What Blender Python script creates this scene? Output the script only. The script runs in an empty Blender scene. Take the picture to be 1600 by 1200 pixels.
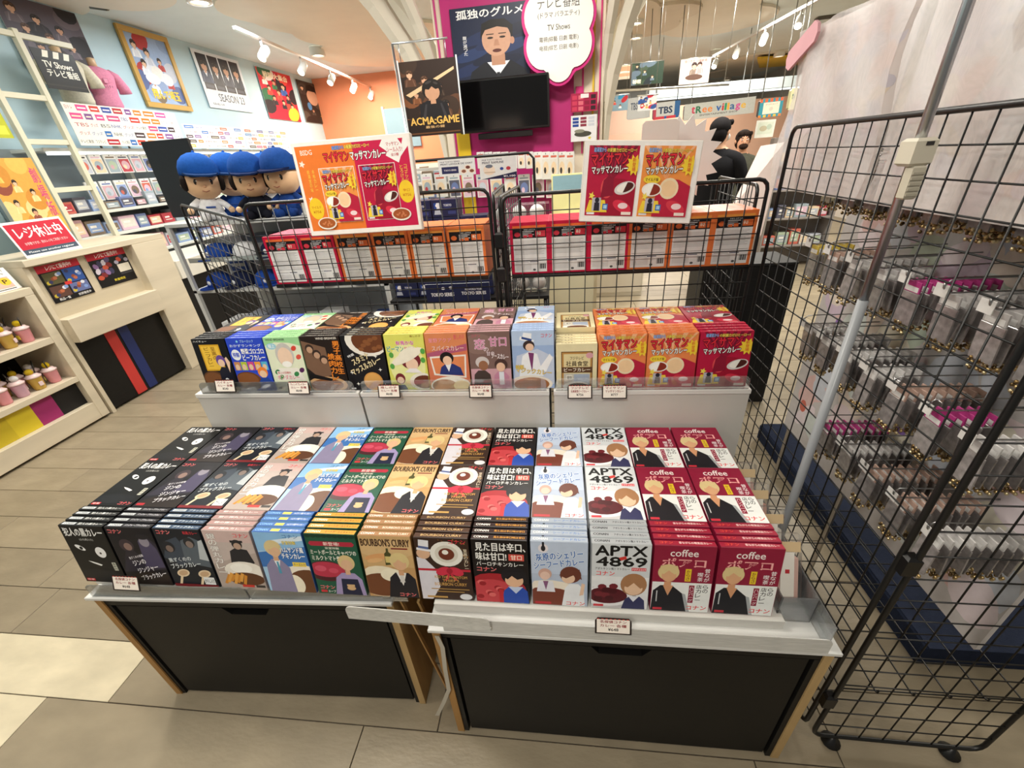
import bpy, bmesh, math, random
from mathutils import Matrix, Vector
R = math.radians
PI = math.pi
SC = bpy.context.scene
COL = SC.collection
rnd = random.Random(7)

# ------------------------------------------------------------------ camera, world, lights, exposure
CAM_H = 1.62
FOC, PITCH, ROLL, YAW = 646.0, 0.503, 0.0755, 0.133      # focal length in pixels of a 1600 x 1200 frame

def cam_axes():
    cp, sp, cr, sr, cy, sy = math.cos(PITCH), math.sin(PITCH), math.cos(ROLL), math.sin(ROLL), math.cos(YAW), math.sin(YAW)
    right = Vector((cy, sy, 0)); fw = Vector((-sy*cp, cy*cp, -sp)); dn = fw.cross(right)
    return right*cr + dn*sr, -right*sr + dn*cr, fw
AX = cam_axes()
cd = bpy.data.cameras.new('camera'); cam = bpy.data.objects.new('camera', cd); COL.objects.link(cam)
cd.sensor_width = 36.0; cd.lens = FOC/1600*36; cd.clip_start = 0.02
m = Matrix.Identity(4)
for i in range(3):
    m[i][0] = AX[0][i]; m[i][1] = -AX[1][i]; m[i][2] = -AX[2][i]
m[2][3] = CAM_H
cam.matrix_world = m
SC.camera = cam

def at(px, py, axis, val):
    """World point where the sight line through a photograph pixel meets the plane axis = val."""
    r = AX[0]*(px-800) + AX[1]*(py-600) + AX[2]*FOC
    i = 'xyz'.index(axis)
    o = Vector((0, 0, CAM_H))
    return o + r*((val-o[i])/r[i])

w = bpy.data.worlds.new('world'); SC.world = w; w.use_nodes = True
bg = w.node_tree.nodes['Background']; bg.inputs[0].default_value = (1.0, 0.95, 0.86, 1); bg.inputs[1].default_value = 0.20
SC.view_settings.view_transform = 'Standard'; SC.view_settings.look = 'None'
SC.view_settings.gamma = 1.0; SC.view_settings.use_curve_mapping = False
SC.view_settings.exposure = 0.0
SC.cycles.max_bounces = 6; SC.cycles.transparent_max_bounces = 24; SC.cycles.sample_clamp_indirect = 4.0
SC.cycles.use_denoising = True; SC.cycles.caustics_reflective = False; SC.cycles.caustics_refractive = False

CEIL = 3.2
def lamp(name, loc, size, power, col=(1, .9, .78), kind='AREA', target=None, sy=None):
    l = bpy.data.lights.new(name, kind); l.energy = power; l.color = col
    if kind == 'AREA':
        l.size = size
        if sy: l.shape = 'RECTANGLE'; l.size_y = sy
    else:
        l.shadow_soft_size = size
    o = bpy.data.objects.new(name, l); COL.objects.link(o); o.location = loc
    if target is not None:
        o.rotation_euler = (Vector(target)-Vector(loc)).to_track_quat('-Z', 'Y').to_euler()
    return o
WARM = (1, .91, .76); NEUT = (1, .95, .85); COOL = (.86, .94, 1)
lamp('ceiling_or_fill_light', (-1.1, 1.0, 3.1), .5, 40, NEUT)
lamp('ceiling_or_fill_light', (-0.2, 2.7, 3.1), .35, 46, NEUT)
lamp('ceiling_or_fill_light', (-2.6, 3.0, 3.1), .6, 70, NEUT)
lamp('ceiling_or_fill_light', (-3.3, 5.5, 3.1), 1.0, 62, COOL)
lamp('ceiling_or_fill_light', (-3.4, 8.3, 3.1), 1.0, 130, WARM)
lamp('ceiling_or_fill_light', (1.6, 5.0, 3.1), .8, 95, NEUT)
lamp('ceiling_or_fill_light', (-0.8, 6.8, 3.1), .8, 90, NEUT)
lamp('ceiling_or_fill_light', (3.6, 4.6, 3.1), .8, 80, NEUT)  # added fill; its bounce brightens the dim ceiling at right
lamp('ceiling_or_fill_light', (2.8, 8.0, 3.1), 1.0, 110, NEUT)
lamp('ceiling_or_fill_light', (2.6, 11.0, 3.1), 1.2, 150, NEUT)  # added fill that brightens the far partition wall
lamp('ceiling_or_fill_light', (-2.9, 0.0, 3.1), .5, 34, WARM)
lamp('ceiling_or_fill_light', (-0.5, -1.1, 3.1), .5, 52, NEUT)  # unseen fill added behind the camera for bin fronts and near floor
lamp('ceiling_or_fill_light', (1.3, -0.3, 3.1), .6, 9, WARM)

# ------------------------------------------------------------------ mesh building
def lin(c):
    if isinstance(c, str):
        c = c.lstrip('#'); c = [int(c[i:i+2], 16)/255 for i in (0, 2, 4)]
    return tuple((x/12.92 if x <= .04045 else ((x+.055)/1.055)**2.4) for x in c)

class MB:
    """Collects faces with a colour each and links them as ONE mesh object."""
    def __init__(s): s.v = []; s.f = []; s.c = []; s.sm = []
    def add(s, vs, fs, col, M=None, smooth=False):
        o = len(s.v); c = lin(col)
        s.v += [tuple(M @ Vector(p)) for p in vs] if M is not None else [tuple(p) for p in vs]
        for f in fs:
            s.f.append([i+o for i in f]); s.c.append(c); s.sm.append(smooth)
        return s
    def quad(s, a, b, c, d, col): return s.add([a, b, c, d], [(0, 1, 2, 3)], col)
    def box(s, x0, y0, z0, x1, y1, z1, col, ch=0.0, M=None):
        if ch <= 0:
            vs = [(x0,y0,z0),(x1,y0,z0),(x1,y1,z0),(x0,y1,z0),(x0,y0,z1),(x1,y0,z1),(x1,y1,z1),(x0,y1,z1)]
            fs = [(3,2,1,0),(4,5,6,7),(0,1,5,4),(1,2,6,5),(2,3,7,6),(3,0,4,7)]
        else:
            ch = min(ch, (x1-x0)*.45, (y1-y0)*.45, (z1-z0)*.45)
            def ring(z, d):
                return [(x0+d+0,y0+d,z),(x1-d,y0+d,z),(x1-d,y1-d,z),(x0+d,y1-d,z)]
            vs = ring(z0, ch) + ring(z0+ch, 0) + ring(z1-ch, 0) + ring(z1, ch)
            fs = [(3,2,1,0),(12,13,14,15)]
            for k in (0, 4, 8):
                for i in range(4):
                    j = (i+1) % 4; fs.append((k+i, k+j, k+4+j, k+4+i))
        return s.add(vs, fs, col, M)
    def tube(s, pts, r, col, n=8, closed=False, smooth=True, caps=True):
        pts = [Vector(p) for p in pts]; N = len(pts); vs = []; fs = []
        rr = r if isinstance(r, (list, tuple)) else [r]*N
        up = None
        for i, p in enumerate(pts):
            if closed: t = (pts[(i+1) % N]-pts[i-1])
            else: t = (pts[min(i+1, N-1)]-pts[max(i-1, 0)])
            t.normalize()
            if up is None: up = Vector((0, 0, 1)) if abs(t.z) < .9 else Vector((1, 0, 0))
            a = t.cross(up)
            if a.length < 1e-4: a = t.orthogonal()
            a.normalize(); b = t.cross(a); up = -b if b.dot(up) < 0 else b
            for k in range(n):
                q = 2*PI*k/n; vs.append(p + (a*math.cos(q)+b*math.sin(q))*rr[i])
        M_ = N if closed else N-1
        for i in range(M_):
            for k in range(n):
                j = (i+1) % N; fs.append((i*n+k, i*n+(k+1) % n, j*n+(k+1) % n, j*n+k))
        if caps and not closed:
            fs.append(tuple(range(n))[::-1]); fs.append(tuple((N-1)*n+k for k in range(n)))
        return s.add(vs, fs, col, None, smooth)
    def lathe(s, prof, col, n=16, M=None, smooth=True, cap=True):
        vs = []; fs = []
        for r, z in prof:
            for k in range(n):
                q = 2*PI*k/n; vs.append((r*math.cos(q), r*math.sin(q), z))
        for i in range(len(prof)-1):
            for k in range(n):
                fs.append((i*n+k, i*n+(k+1) % n, (i+1)*n+(k+1) % n, (i+1)*n+k))
        if cap:
            fs.append(tuple(range(n))[::-1]); fs.append(tuple((len(prof)-1)*n+k for k in range(n)))
        return s.add(vs, fs, col, M, smooth)
    def ball(s, c, r, col, n=14, k=8, M=None):
        r = r if isinstance(r, (tuple, list)) else (r, r, r)
        T = Matrix.Translation(c) @ Matrix.Diagonal((r[0], r[1], r[2], 1))
        if M is not None: T = M @ T
        prof = [(max(math.sin(PI*i/k), .001), -math.cos(PI*i/k)) for i in range(k+1)]
        return s.lathe(prof, col, n, T)
    def prism(s, poly, z0, z1, col, M=None, side=None):
        """Extrude a 2D outline (counter-clockwise) between two heights."""
        n = len(poly)
        s.add([(x, y, z1) for x, y in poly], [tuple(range(n))], col, M)
        s.add([(x, y, z0) for x, y in poly], [tuple(range(n))[::-1]], side or col, M)
        vs = [(x, y, z0) for x, y in poly]+[(x, y, z1) for x, y in poly]
        return s.add(vs, [(i, (i+1) % n, n+(i+1) % n, n+i) for i in range(n)], side or col, M)
    def mesh(s, name):
        me = bpy.data.meshes.new(name)
        me.from_pydata(s.v, [], s.f)
        ca = me.color_attributes.new('Col', 'FLOAT_COLOR', 'CORNER')
        buf = []
        for f, c in zip(s.f, s.c): buf += [c[0], c[1], c[2], 1.0]*len(f)
        ca.data.foreach_set('color', buf)
        me.polygons.foreach_set('use_smooth', s.sm)
        me.update()
        return me
    def build(s, name, mat, parent=None, loc=None, rot=None):
        me = s.mesh(name); me.materials.append(mat)
        return put(name, me, parent, loc, rot)

def put(name, me, parent=None, loc=None, rot=None):
    o = bpy.data.objects.new(name, me); COL.objects.link(o)
    if parent is not None: o.parent = parent
    if loc is not None: o.location = loc
    if rot is not None: o.rotation_euler = rot
    return o
def tag(o, label=None, cat=None, group=None, kind=None):
    if label: o['label'] = label
    if cat: o['category'] = cat
    if group: o['group'] = group
    if kind: o['kind'] = kind
    return o
def thing(name, label, cat, loc=(0, 0, 0), rot=(0, 0, 0), group=None):
    o = bpy.data.objects.new(name, None); COL.objects.link(o)
    o.empty_display_size = .05; o.location = loc; o.rotation_euler = rot
    return tag(o, label, cat, group)
def struct(o): o['kind'] = 'structure'; return o

# ------------------------------------------------------------------ materials
def material(name, rough=.5, spec=.5, metal=0.0, nscale=0, namt=.1, bump=0.0, bscale=80, rand=0.0, coat=0.0, stretch=None, emit=None):
    m = bpy.data.materials.new(name); m.use_nodes = True; nt = m.node_tree; N = nt.nodes; L = nt.links
    b = N['Principled BSDF']; b.inputs['Roughness'].default_value = rough; b.inputs['Metallic'].default_value = metal
    b.inputs['Specular IOR Level'].default_value = spec; b.inputs['Coat Weight'].default_value = coat
    b.inputs['Coat Roughness'].default_value = .12
    at_ = N.new('ShaderNodeAttribute'); at_.attribute_name = 'Col'; src = at_.outputs['Color']
    tc = N.new('ShaderNodeTexCoord'); vec = tc.outputs['Object']
    if stretch:
        mp = N.new('ShaderNodeMapping'); mp.inputs['Scale'].default_value = stretch; L.new(vec, mp.inputs[0]); vec = mp.outputs[0]
    if nscale:
        nz = N.new('ShaderNodeTexNoise'); nz.inputs['Scale'].default_value = nscale; nz.inputs['Detail'].default_value = 5; L.new(vec, nz.inputs['Vector'])
        mr = N.new('ShaderNodeMapRange'); mr.inputs['From Min'].default_value = .25; mr.inputs['From Max'].default_value = .75
        mr.inputs['To Min'].default_value = 1-namt; mr.inputs['To Max'].default_value = 1+namt; L.new(nz.outputs['Fac'], mr.inputs['Value'])
        mx = N.new('ShaderNodeMix'); mx.data_type = 'RGBA'; mx.blend_type = 'MULTIPLY'; mx.inputs[0].default_value = 1
        L.new(src, mx.inputs[6]); L.new(mr.outputs[0], mx.inputs[7]); src = mx.outputs[2]
    if rand:
        oi = N.new('ShaderNodeObjectInfo'); mr = N.new('ShaderNodeMapRange')
        mr.inputs['To Min'].default_value = 1-rand; mr.inputs['To Max'].default_value = 1+rand; L.new(oi.outputs['Random'], mr.inputs['Value'])
        mx = N.new('ShaderNodeMix'); mx.data_type = 'RGBA'; mx.blend_type = 'MULTIPLY'; mx.inputs[0].default_value = 1
        L.new(src, mx.inputs[6]); L.new(mr.outputs[0], mx.inputs[7]); src = mx.outputs[2]
    L.new(src, b.inputs['Base Color'])
    if bump:
        nb = N.new('ShaderNodeTexNoise'); nb.inputs['Scale'].default_value = bscale; nb.inputs['Detail'].default_value = 4; L.new(vec, nb.inputs['Vector'])
        bp = N.new('ShaderNodeBump'); bp.inputs['Strength'].default_value = bump; bp.inputs['Distance'].default_value = .01
        L.new(nb.outputs['Fac'], bp.inputs['Height']); L.new(bp.outputs[0], b.inputs['Normal'])
    if emit:
        L.new(src, b.inputs['Emission Color']); b.inputs['Emission Strength'].default_value = emit
    return m
def clear_plastic(name, tint=(1, 1, 1), alpha=.12, rough=.08, haze=0.0, gloss=.8):
    """Thin transparent film or acrylic: mostly see-through with a glossy and a milky share."""
    m = bpy.data.materials.new(name); m.use_nodes = True; nt = m.node_tree; N = nt.nodes; L = nt.links
    N.remove(N['Principled BSDF']); out = N['Material Output']
    tr = N.new('ShaderNodeBsdfTransparent'); tr.inputs[0].default_value = (*tint, 1)
    gl = N.new('ShaderNodeBsdfGlossy'); gl.inputs['Roughness'].default_value = rough; gl.inputs[0].default_value = (.9, .92, .94, 1)
    df = N.new('ShaderNodeBsdfDiffuse'); at_ = N.new('ShaderNodeAttribute'); at_.attribute_name = 'Col'; L.new(at_.outputs['Color'], df.inputs[0])
    fr = N.new('ShaderNodeFresnel'); fr.inputs[0].default_value = 1.45
    ad = N.new('ShaderNodeMath'); ad.operation = 'MULTIPLY_ADD'; ad.inputs[1].default_value = gloss; ad.inputs[2].default_value = alpha*.3; L.new(fr.outputs[0], ad.inputs[0])
    m1 = N.new('ShaderNodeMixShader'); L.new(tr.outputs[0], m1.inputs[1]); L.new(df.outputs[0], m1.inputs[2])
    nz = N.new('ShaderNodeTexNoise'); nz.inputs['Scale'].default_value = 18; mr = N.new('ShaderNodeMapRange')
    mr.inputs['To Min'].default_value = haze*.6; mr.inputs['To Max'].default_value = min(1, haze*1.4); L.new(nz.outputs['Fac'], mr.inputs[0]); L.new(mr.outputs[0], m1.inputs[0])
    m2 = N.new('ShaderNodeMixShader'); L.new(ad.outputs[0], m2.inputs[0]); L.new(m1.outputs[0], m2.inputs[1]); L.new(gl.outputs[0], m2.inputs[2])
    L.new(m2.outputs[0], out.inputs[0])
    return m

MT = dict(
    paint=material('painted_surface', .55, .4, nscale=3, namt=.04),
    carton=material('printed_carton', .38, .5, nscale=14, namt=.05),
    print=material('printed_ink', .42, .32, nscale=40, namt=.05),
    paper=material('paper', .6, .3, nscale=9, namt=.05),
    laminate=material('white_laminate', .42, .45, nscale=5, namt=.05),
    dark=material('dark_wood_laminate', .5, .25, nscale=22, namt=.25, stretch=(.3, 1, 4)),
    rawwood=material('raw_wood_edge', .7, .2, nscale=16, namt=.25, stretch=(1, 1, .15)),
    palewood=material('pale_wood_laminate', .5, .4, nscale=10, namt=.10, stretch=(1, .12, 1.2)),
    black=material('black_wire', .4, .5),
    metal=material('brushed_metal', .28, .5, metal=1.0),
    plastic=material('plastic', .35, .5),
    fabric=material('cloth', .9, .1, nscale=60, namt=.12, bump=.25, bscale=220),
    skin=material('skin', .55, .3),
    hair=material('hair', .85, .15, nscale=40, namt=.3, stretch=(1, 1, .2)),
    screen=material('dark_screen', .12, .6),
    lampglow=material('lamp_glow', .5, emit=9.0),
    tube=material('light_tube', .5, emit=1.8),
    bead=material('ball_chain_metal', .3, .6, metal=.85),
    film=clear_plastic('clear_film', haze=.04, alpha=.0, rough=.12, gloss=.5),
    acrylic=clear_plastic('clear_acrylic', haze=.10, alpha=.12, rough=.05),
    frost=clear_plastic('frosted_acrylic', haze=.62, alpha=.15, rough=.2),
    milky=clear_plastic('milky_vinyl', haze=.42, alpha=.0, rough=.5, gloss=.25),
)

# ------------------------------------------------------------------ flat print: text and shapes
_TC = {}
def glyphs(s, off=0.0):
    """Filled outline of a string: vertices and triangles, box-normalised to its own bounds."""
    k = (s, round(off, 3))
    if k not in _TC:
        c = bpy.data.curves.new('text', 'FONT'); c.body = s; c.resolution_u = 2; c.offset = off
        o = bpy.data.objects.new('text', c); COL.objects.link(o)
        dg = bpy.context.evaluated_depsgraph_get(); ev = o.evaluated_get(dg); me = ev.to_mesh()
        vs = [(v.co.x, v.co.y) for v in me.vertices]; fs = [tuple(p.vertices) for p in me.polygons]
        fl = []
        for f, p in zip(fs, me.polygons): fl.append(f if p.normal.z >= 0 else f[::-1])
        ev.to_mesh_clear(); bpy.data.objects.remove(o); bpy.data.curves.remove(c)
        _TC[k] = (vs, fl)
    return _TC[k]

def shade(c, d): return '#%02x%02x%02x' % tuple(max(0, min(255, int(c[1+2*i:3+2*i], 16)+d)) for i in range(3))
class Art:
    """Flat printed design in a W x H sheet (u right, v up); each primitive lies a hair above what it covers."""
    def __init__(s, W, H): s.W = W; s.H = H; s.items = []
    def _push(s, vs, fs, col, inc=1.0):
        xs = [p[0] for p in vs]; ys = [p[1] for p in vs]
        bb = (min(xs), min(ys), max(xs), max(ys)); lv = 1.0
        for b, l, *_ in s.items:
            if b[0] < bb[2] and b[2] > bb[0] and b[1] < bb[3] and b[3] > bb[1]: lv = max(lv, l+inc)
        s.items.append((bb, lv, vs, fs, col)); return s
    def _clip(s, p): return (min(max(p[0], 0), s.W), min(max(p[1], 0), s.H))
    def poly(s, pts, col): return s._push([s._clip(p) for p in pts], [tuple(range(len(pts)))], col)
    def rect(s, x0, y0, x1, y1, col): return s.poly([(x0, y0), (x1, y0), (x1, y1), (x0, y1)], col)
    def ell(s, cx, cy, rx, ry, col, n=22, rot=0, a0=0, a1=360):
        c, q = math.cos(R(rot)), math.sin(R(rot)); P = []
        for i in range(n):
            t = R(a0+(a1-a0)*i/(n if a1-a0 == 360 else n-1)); x, y = rx*math.cos(t), ry*math.sin(t)
            P.append((cx+x*c-y*q, cy+x*q+y*c))
        return s.poly(P, col)
    def star(s, cx, cy, r, r2, n, col, rot=0):
        return s.poly([(cx+(r if i % 2 == 0 else r2)*math.cos(R(rot)+PI*i/n), cy+(r if i % 2 == 0 else r2)*math.sin(R(rot)+PI*i/n)) for i in range(2*n)], col)
    def text(s, t, x0, y0, x1, y1, col, out=None, ow=.05, bold=.012, rot=0, vert=False):
        """Fit a string to a box; out adds an outline colour; vert stacks the characters downwards."""
        if vert:
            n = len(t); h = (y1-y0)/n
            for i, ch in enumerate(t): s.text(ch, x0, y1-(i+1)*h+h*.06, x1, y1-i*h-h*.06, col, out, ow, bold)
            return s
        vs, fs = glyphs(t, 0)
        if not vs: return s
        bx0 = min(p[0] for p in vs); bx1 = max(p[0] for p in vs); by0 = min(p[1] for p in vs); by1 = max(p[1] for p in vs)
        if t in 'ー一-―': by0, by1 = by0-.35, by1+.35
        if len(t) == 1 and t in 'しいへつ・、。': bx0 -= .1; bx1 += .1; by0 -= .1; by1 += .1
        sx = (x1-x0)/max(bx1-bx0, .01); sy = (y1-y0)/max(by1-by0, .01)
        cx, cy = (x0+x1)/2, (y0+y1)/2; c, q = math.cos(R(rot)), math.sin(R(rot))
        e = abs(y1-y0)*.9; b = max(bold, .028 if out else 0)*e*.95; nl = len(vs)
        ring = [(o*math.cos(PI*k/4), o*math.sin(PI*k/4)) for o in (ow*e*.9,) for k in range(8)]
        for offs, cc in (((ring, out),) if out else ()) + (([(0, 0)] if b < .02*e*.3 else [(-b, 0), (b, 0), (0, b*.8), (0, -b*.8)], col),):
            for i, (dx, dy) in enumerate(offs):
                P = []
                for p in vs:
                    x = x0+(p[0]-bx0)*sx-cx+dx; y = y0+(p[1]-by0)*sy-cy+dy
                    P.append((cx+x*c-y*q, cy+x*q+y*c))
                s._push(P, fs, cc, .35 if i else 1.0)
        return s
    # abstract shapes used on packaging
    def dish(s, cx, cy, rx, ry, food='#5b2f18', rim='#f2efe6', rice=None):
        s.ell(cx, cy, rx, ry, rim); s.ell(cx, cy+ry*.04, rx*.86, ry*.8, food)
        hi = [min(255, int(food[1+2*i:3+2*i], 16)+38) for i in range(3)]; hc = '#%02x%02x%02x' % tuple(hi)
        for k in range(6):
            a = k*2.4; s.ell(cx+rx*.5*math.cos(a)*(.4+.1*k), cy+ry*.45*math.sin(a)*(.4+.1*k), rx*.15, ry*.13, hc, 9, k*40)
        if rice: s.ell(cx-rx*.4, cy+ry*.2, rx*.42, ry*.5, rice, 16)
        return s
    def bust(s, cx, cy, k, hair, skin, cloth, collar=None):
        """Plain faceless stand-in for a printed figure: shoulders, neck, head and hair as flat colour areas."""
        s.poly([(cx-26*k, cy-34*k), (cx-24*k, cy-6*k), (cx-11*k, cy+2*k), (cx+11*k, cy+2*k), (cx+24*k, cy-6*k), (cx+26*k, cy-34*k)], cloth)
        if collar: s.poly([(cx-8*k, cy+2*k), (cx, cy-16*k), (cx+8*k, cy+2*k)], collar)
        s.rect(cx-4.5*k, cy-4*k, cx+4.5*k, cy+8*k, skin)
        s.ell(cx, cy+20*k, 17*k, 18*k, hair, 18); s.ell(cx, cy+15*k, 12.5*k, 13*k, skin, 18)
        hl = shade(hair, 34); cl = shade(cloth, 26)
        s.poly([(cx-23*k, cy-34*k), (cx-14*k, cy-4*k), (cx-11*k, cy-4*k), (cx-17*k, cy-34*k)], cl); s.poly([(cx+17*k, cy-34*k), (cx+11*k, cy-4*k), (cx+14*k, cy-4*k), (cx+23*k, cy-34*k)], cl)
        s.poly([(cx-14*k, cy+22*k), (cx-5*k, cy+20*k), (cx, cy+25*k), (cx+6*k, cy+20*k), (cx+14*k, cy+22*k), (cx+10*k, cy+35*k), (cx-10*k, cy+35*k)], hair)
        s.ell(cx-5*k, cy+32*k, 6*k, 2.2*k, hl, 10, 18); s.ell(cx+7*k, cy+30*k, 4*k, 1.8*k, hl, 10, -24)
        return s
    def into(s, mb, M, step=6e-5, sx=1.0, sy=1.0):
        for bb, lv, vs, fs, col in s.items:
            mb.add([(p[0]*sx, p[1]*sy, lv*step) for p in vs], fs, col, M)
        return mb
def sheet(art, w, h, step=6e-5):
    """MB holding a design scaled to w x h metres in its own xz plane, facing -y, centred on x, base at z = 0."""
    M = Matrix(((1, 0, 0, -w/2), (0, 0, -1, 0), (0, 1, 0, 0), (0, 0, 0, 1)))
    return art.into(MB(), M, step, w/art.W, h/art.H)
# ------------------------------------------------------------------ room shell
def shell():
    floor = struct(MB().box(-5.2, -1.5, -.06, 6.2, 16.2, -.006, '#4a4238').build('floor', MT['paint']))
    tile_m = material('stone_plank', .42, .45, nscale=5, namt=.16, bump=.12, bscale=30, rand=.10, stretch=(1, 2.2, 1))
    me = {}
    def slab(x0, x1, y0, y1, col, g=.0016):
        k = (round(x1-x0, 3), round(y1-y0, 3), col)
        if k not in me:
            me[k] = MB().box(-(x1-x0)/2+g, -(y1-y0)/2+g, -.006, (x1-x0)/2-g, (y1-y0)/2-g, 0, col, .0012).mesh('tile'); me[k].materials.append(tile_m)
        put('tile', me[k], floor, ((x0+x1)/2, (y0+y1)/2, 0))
    L, Wd = 1.22, .206
    r2 = random.Random(3)
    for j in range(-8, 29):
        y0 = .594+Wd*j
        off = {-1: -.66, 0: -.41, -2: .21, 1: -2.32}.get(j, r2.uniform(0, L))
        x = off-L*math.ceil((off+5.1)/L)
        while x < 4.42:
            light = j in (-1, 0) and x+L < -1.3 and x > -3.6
            slab(max(x, -5.15), min(x+L, 4.42), y0, y0+Wd, '#c9bea4' if light else '#8f836e')  # paler tile colour paints in the patch of spot light at left
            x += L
    y = .594+Wd*29
    while y < 16:
        x = -5.1
        while x < 6: slab(x, x+3.66, y, y+.824, '#8f836e'); x += 3.66
        y += .824
    for j in range(-8, 29, 2): slab(4.42, 6.1, .594+Wd*j, .594+Wd*(j+2), '#8f836e')

    ceil = struct(MB().box(-5.2, -1.5, CEIL, 6.2, 16.2, CEIL+.1, '#dbe2e0').build('ceiling', MT['paint']))
    def cloud(lobes, z0, z1, col):
        """One relief panel whose outline is the union of overlapping round lobes, traced by angle from its middle."""
        cx = sum(l[0] for l in lobes)/len(lobes); cy = sum(l[1] for l in lobes)/len(lobes); P = []
        for i in range(72):
            a = 2*PI*i/72; dx, dy = math.cos(a), math.sin(a); best = .1
            for (x, y, r) in lobes:
                ox, oy = x-cx, y-cy; b = ox*dx+oy*dy; d = b*b-(ox*ox+oy*oy-r*r)
                if d >= 0: best = max(best, b+math.sqrt(d))
            P.append((cx+dx*best, cy+dy*best))
        MB().prism(P, z0, z1, col).build('cloud_panel', MT['paint'], ceil)
    def lob(*pts): return [(*at(px, py, 'z', 3.1)[:2], r) for px, py, r in pts]
    cloud(lob((430, 28, .55), (500, 40, .75), (560, 62, .8), (600, 92, 1.0), (540, 20, .5), (640, 70, .8)), 3.165, 3.199, '#e6dac6')
    cloud(lob((960, 30, .8), (1010, 45, .9), (1075, 30, .9), (1120, 45, .8)), 3.165, 3.199, '#e6dccb')
    cloud(lob((965, 25, .5), (1000, 50, .55), (1040, 28, .45)), 3.13, 3.164, '#d8cbb8')
    cloud(lob((1330, 60, .5), (1380, 40, .5), (1300, 100, .5)), 3.165, 3.199, '#e0d7c8')
    cloud(lob((60, 20, .4), (180, 5, .5)), 3.165, 3.199, '#e4dccc')
    cloud(lob((1150, 118, .8), (1230, 95, .7), (1190, 100, 1.0)), 3.165, 3.199, '#e6dccb')
    struct(MB().box(-5.2, -1.5, 0, -4.8, 9.6, CEIL, '#bcd6df').build('wall_left', MT['paint']))
    struct(MB().box(-5.2, 9.6, 0, -1.2, 9.8, CEIL, '#e88f68').build('wall_back', MT['paint']))
    struct(MB().box(-1.2, 15.8, 0, 6.2, 16.0, CEIL, '#d2d2ca').build('wall_rear', MT['paint']))
    struct(MB().box(6.0, -1.5, 0, 6.2, 15.8, CEIL, '#c9c2b8').build('wall_right', MT['paint']))
    wa, wb = at(606, 205, 'y', 9.58), at(650, 166, 'y', 9.58)
    struct(MB().box(wa.x, 9.55, wa.z-.3, wb.x, 9.599, wb.z, '#7f97a4').box(wa.x-.04, 9.54, wa.z-.3, wa.x, 9.599, wb.z+.04, '#d9d4c8').build('window_1', MT['paint']))
    # bulkhead over the shops at the far right
    struct(MB().box(.9, 12.4, 0, 5.6, 12.5, 2.42, '#c9a28c').build('wall_partition', MT['paint']))
shell()

def pillar():
    p = struct(MB().box(-.93, 4.0, 0, .36, 5.0, 3.19, '#e3d9c4').build('pillar', MT['paint']))
    MB().box(-.86, 3.975, .9, .13, 4.0, 3.19, '#b3246f').build('pink_panel', MT['paint'], p)
    MB().box(-.84, 3.968, 1.0, -.73, 3.975, 1.95, '#e0bd2a').build('yellow_panel', MT['paint'], p)
    for x, z0, z1, wd, c in ((-.905, 1.9, 3.1, .012, '#c23a80'), (.20, 1.6, 2.5, .012, '#d02a7a'), (.17, 1.9, 2.06, .05, '#d8307f'), (.28, 1.55, 2.6, .014, '#e3bf3a'),
                             (.33, 1.5, 3.1, .010, '#d8307f')):
        MB().box(x-wd/2, 3.985, z0, x+wd/2, 4.0, z1, c).build('stripe', MT['paint'], p)
    # side face stripes and flaring branches
    for (x0, y0, z0, x1, y1, z1, r) in ((-.95, 4.1, 1.95, -1.75, 3.6, 3.2, .10), (-.95, 4.6, 2.2, -1.7, 4.6, 3.2, .11), (.38, 4.1, 1.95, .85, 3.55, 3.2, .09),
                                        (.38, 4.6, 2.2, 1.1, 4.7, 3.2, .11), (-.93, 4.02, 2.2, -1.25, 3.3, 3.2, .06), (.36, 4.05, 2.3, .55, 3.2, 3.2, .06)):
        pts = []; rr = []
        for i in range(7):
            t = i/6; k = t*t
            pts.append((x0+(x1-x0)*k, y0+(y1-y0)*k, z0-.35+(z1-z0+.34)*t)); rr.append(r*(.45+.55*t))
        MB().tube(pts, rr, '#d9d2c2', 6, smooth=False).build('branch', MT['paint'], p)
    for px in (.13, ):
        pass
    return p
pillar()

def track(name, label, pts, n, grp, dirv=(0.4, -.6, -1)):
    a, b = Vector(pts[0]), Vector(pts[1])
    t = thing(name, label, 'track light', a)
    MB().box(-.018, 0, -.03, .018, (b-a).length, 0, '#d9d6cf').build('rail', MT['metal'], t, rot=((b-a).to_track_quat('Y', 'Z')).to_euler())
    d = Vector(dirv).normalized()
    for i in range(n):
        q = (b-a)*((i+.5)/n)
        h = MB().tube([q+Vector((0, 0, -.03)), q+Vector((0, 0, -.12))], .012, '#dddad2', 6)
        c = q+Vector((0, 0, -.15))
        h.tube([c-d*.09, c-d*.06, c+d*.07], [.03, .048, .05], '#e6e3dc', 12)
        s = h.build('spot_head', MT['plastic'], t)
        MB().tube([c+d*.0705, c+d*.076], .043, '#fff3dc', 12).build('lamp_glass', MT['lampglow'], s)
    return t
pa = at(365, 40, 'z', 3.0); pb = at(655, 168, 'z', 3.0)
track('track_light', 'long ceiling track with a row of bright white spot heads above the left posters', (pa, pb), 9, None, (-.2, -.9, -.9))
track('track_light', 'ceiling track with spot heads above the right shop aisle', (at(1290, -10, 'z', 3.05), at(1105, 92, 'z', 3.05)), 4, None, (-.5, -.8, -1))
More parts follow.
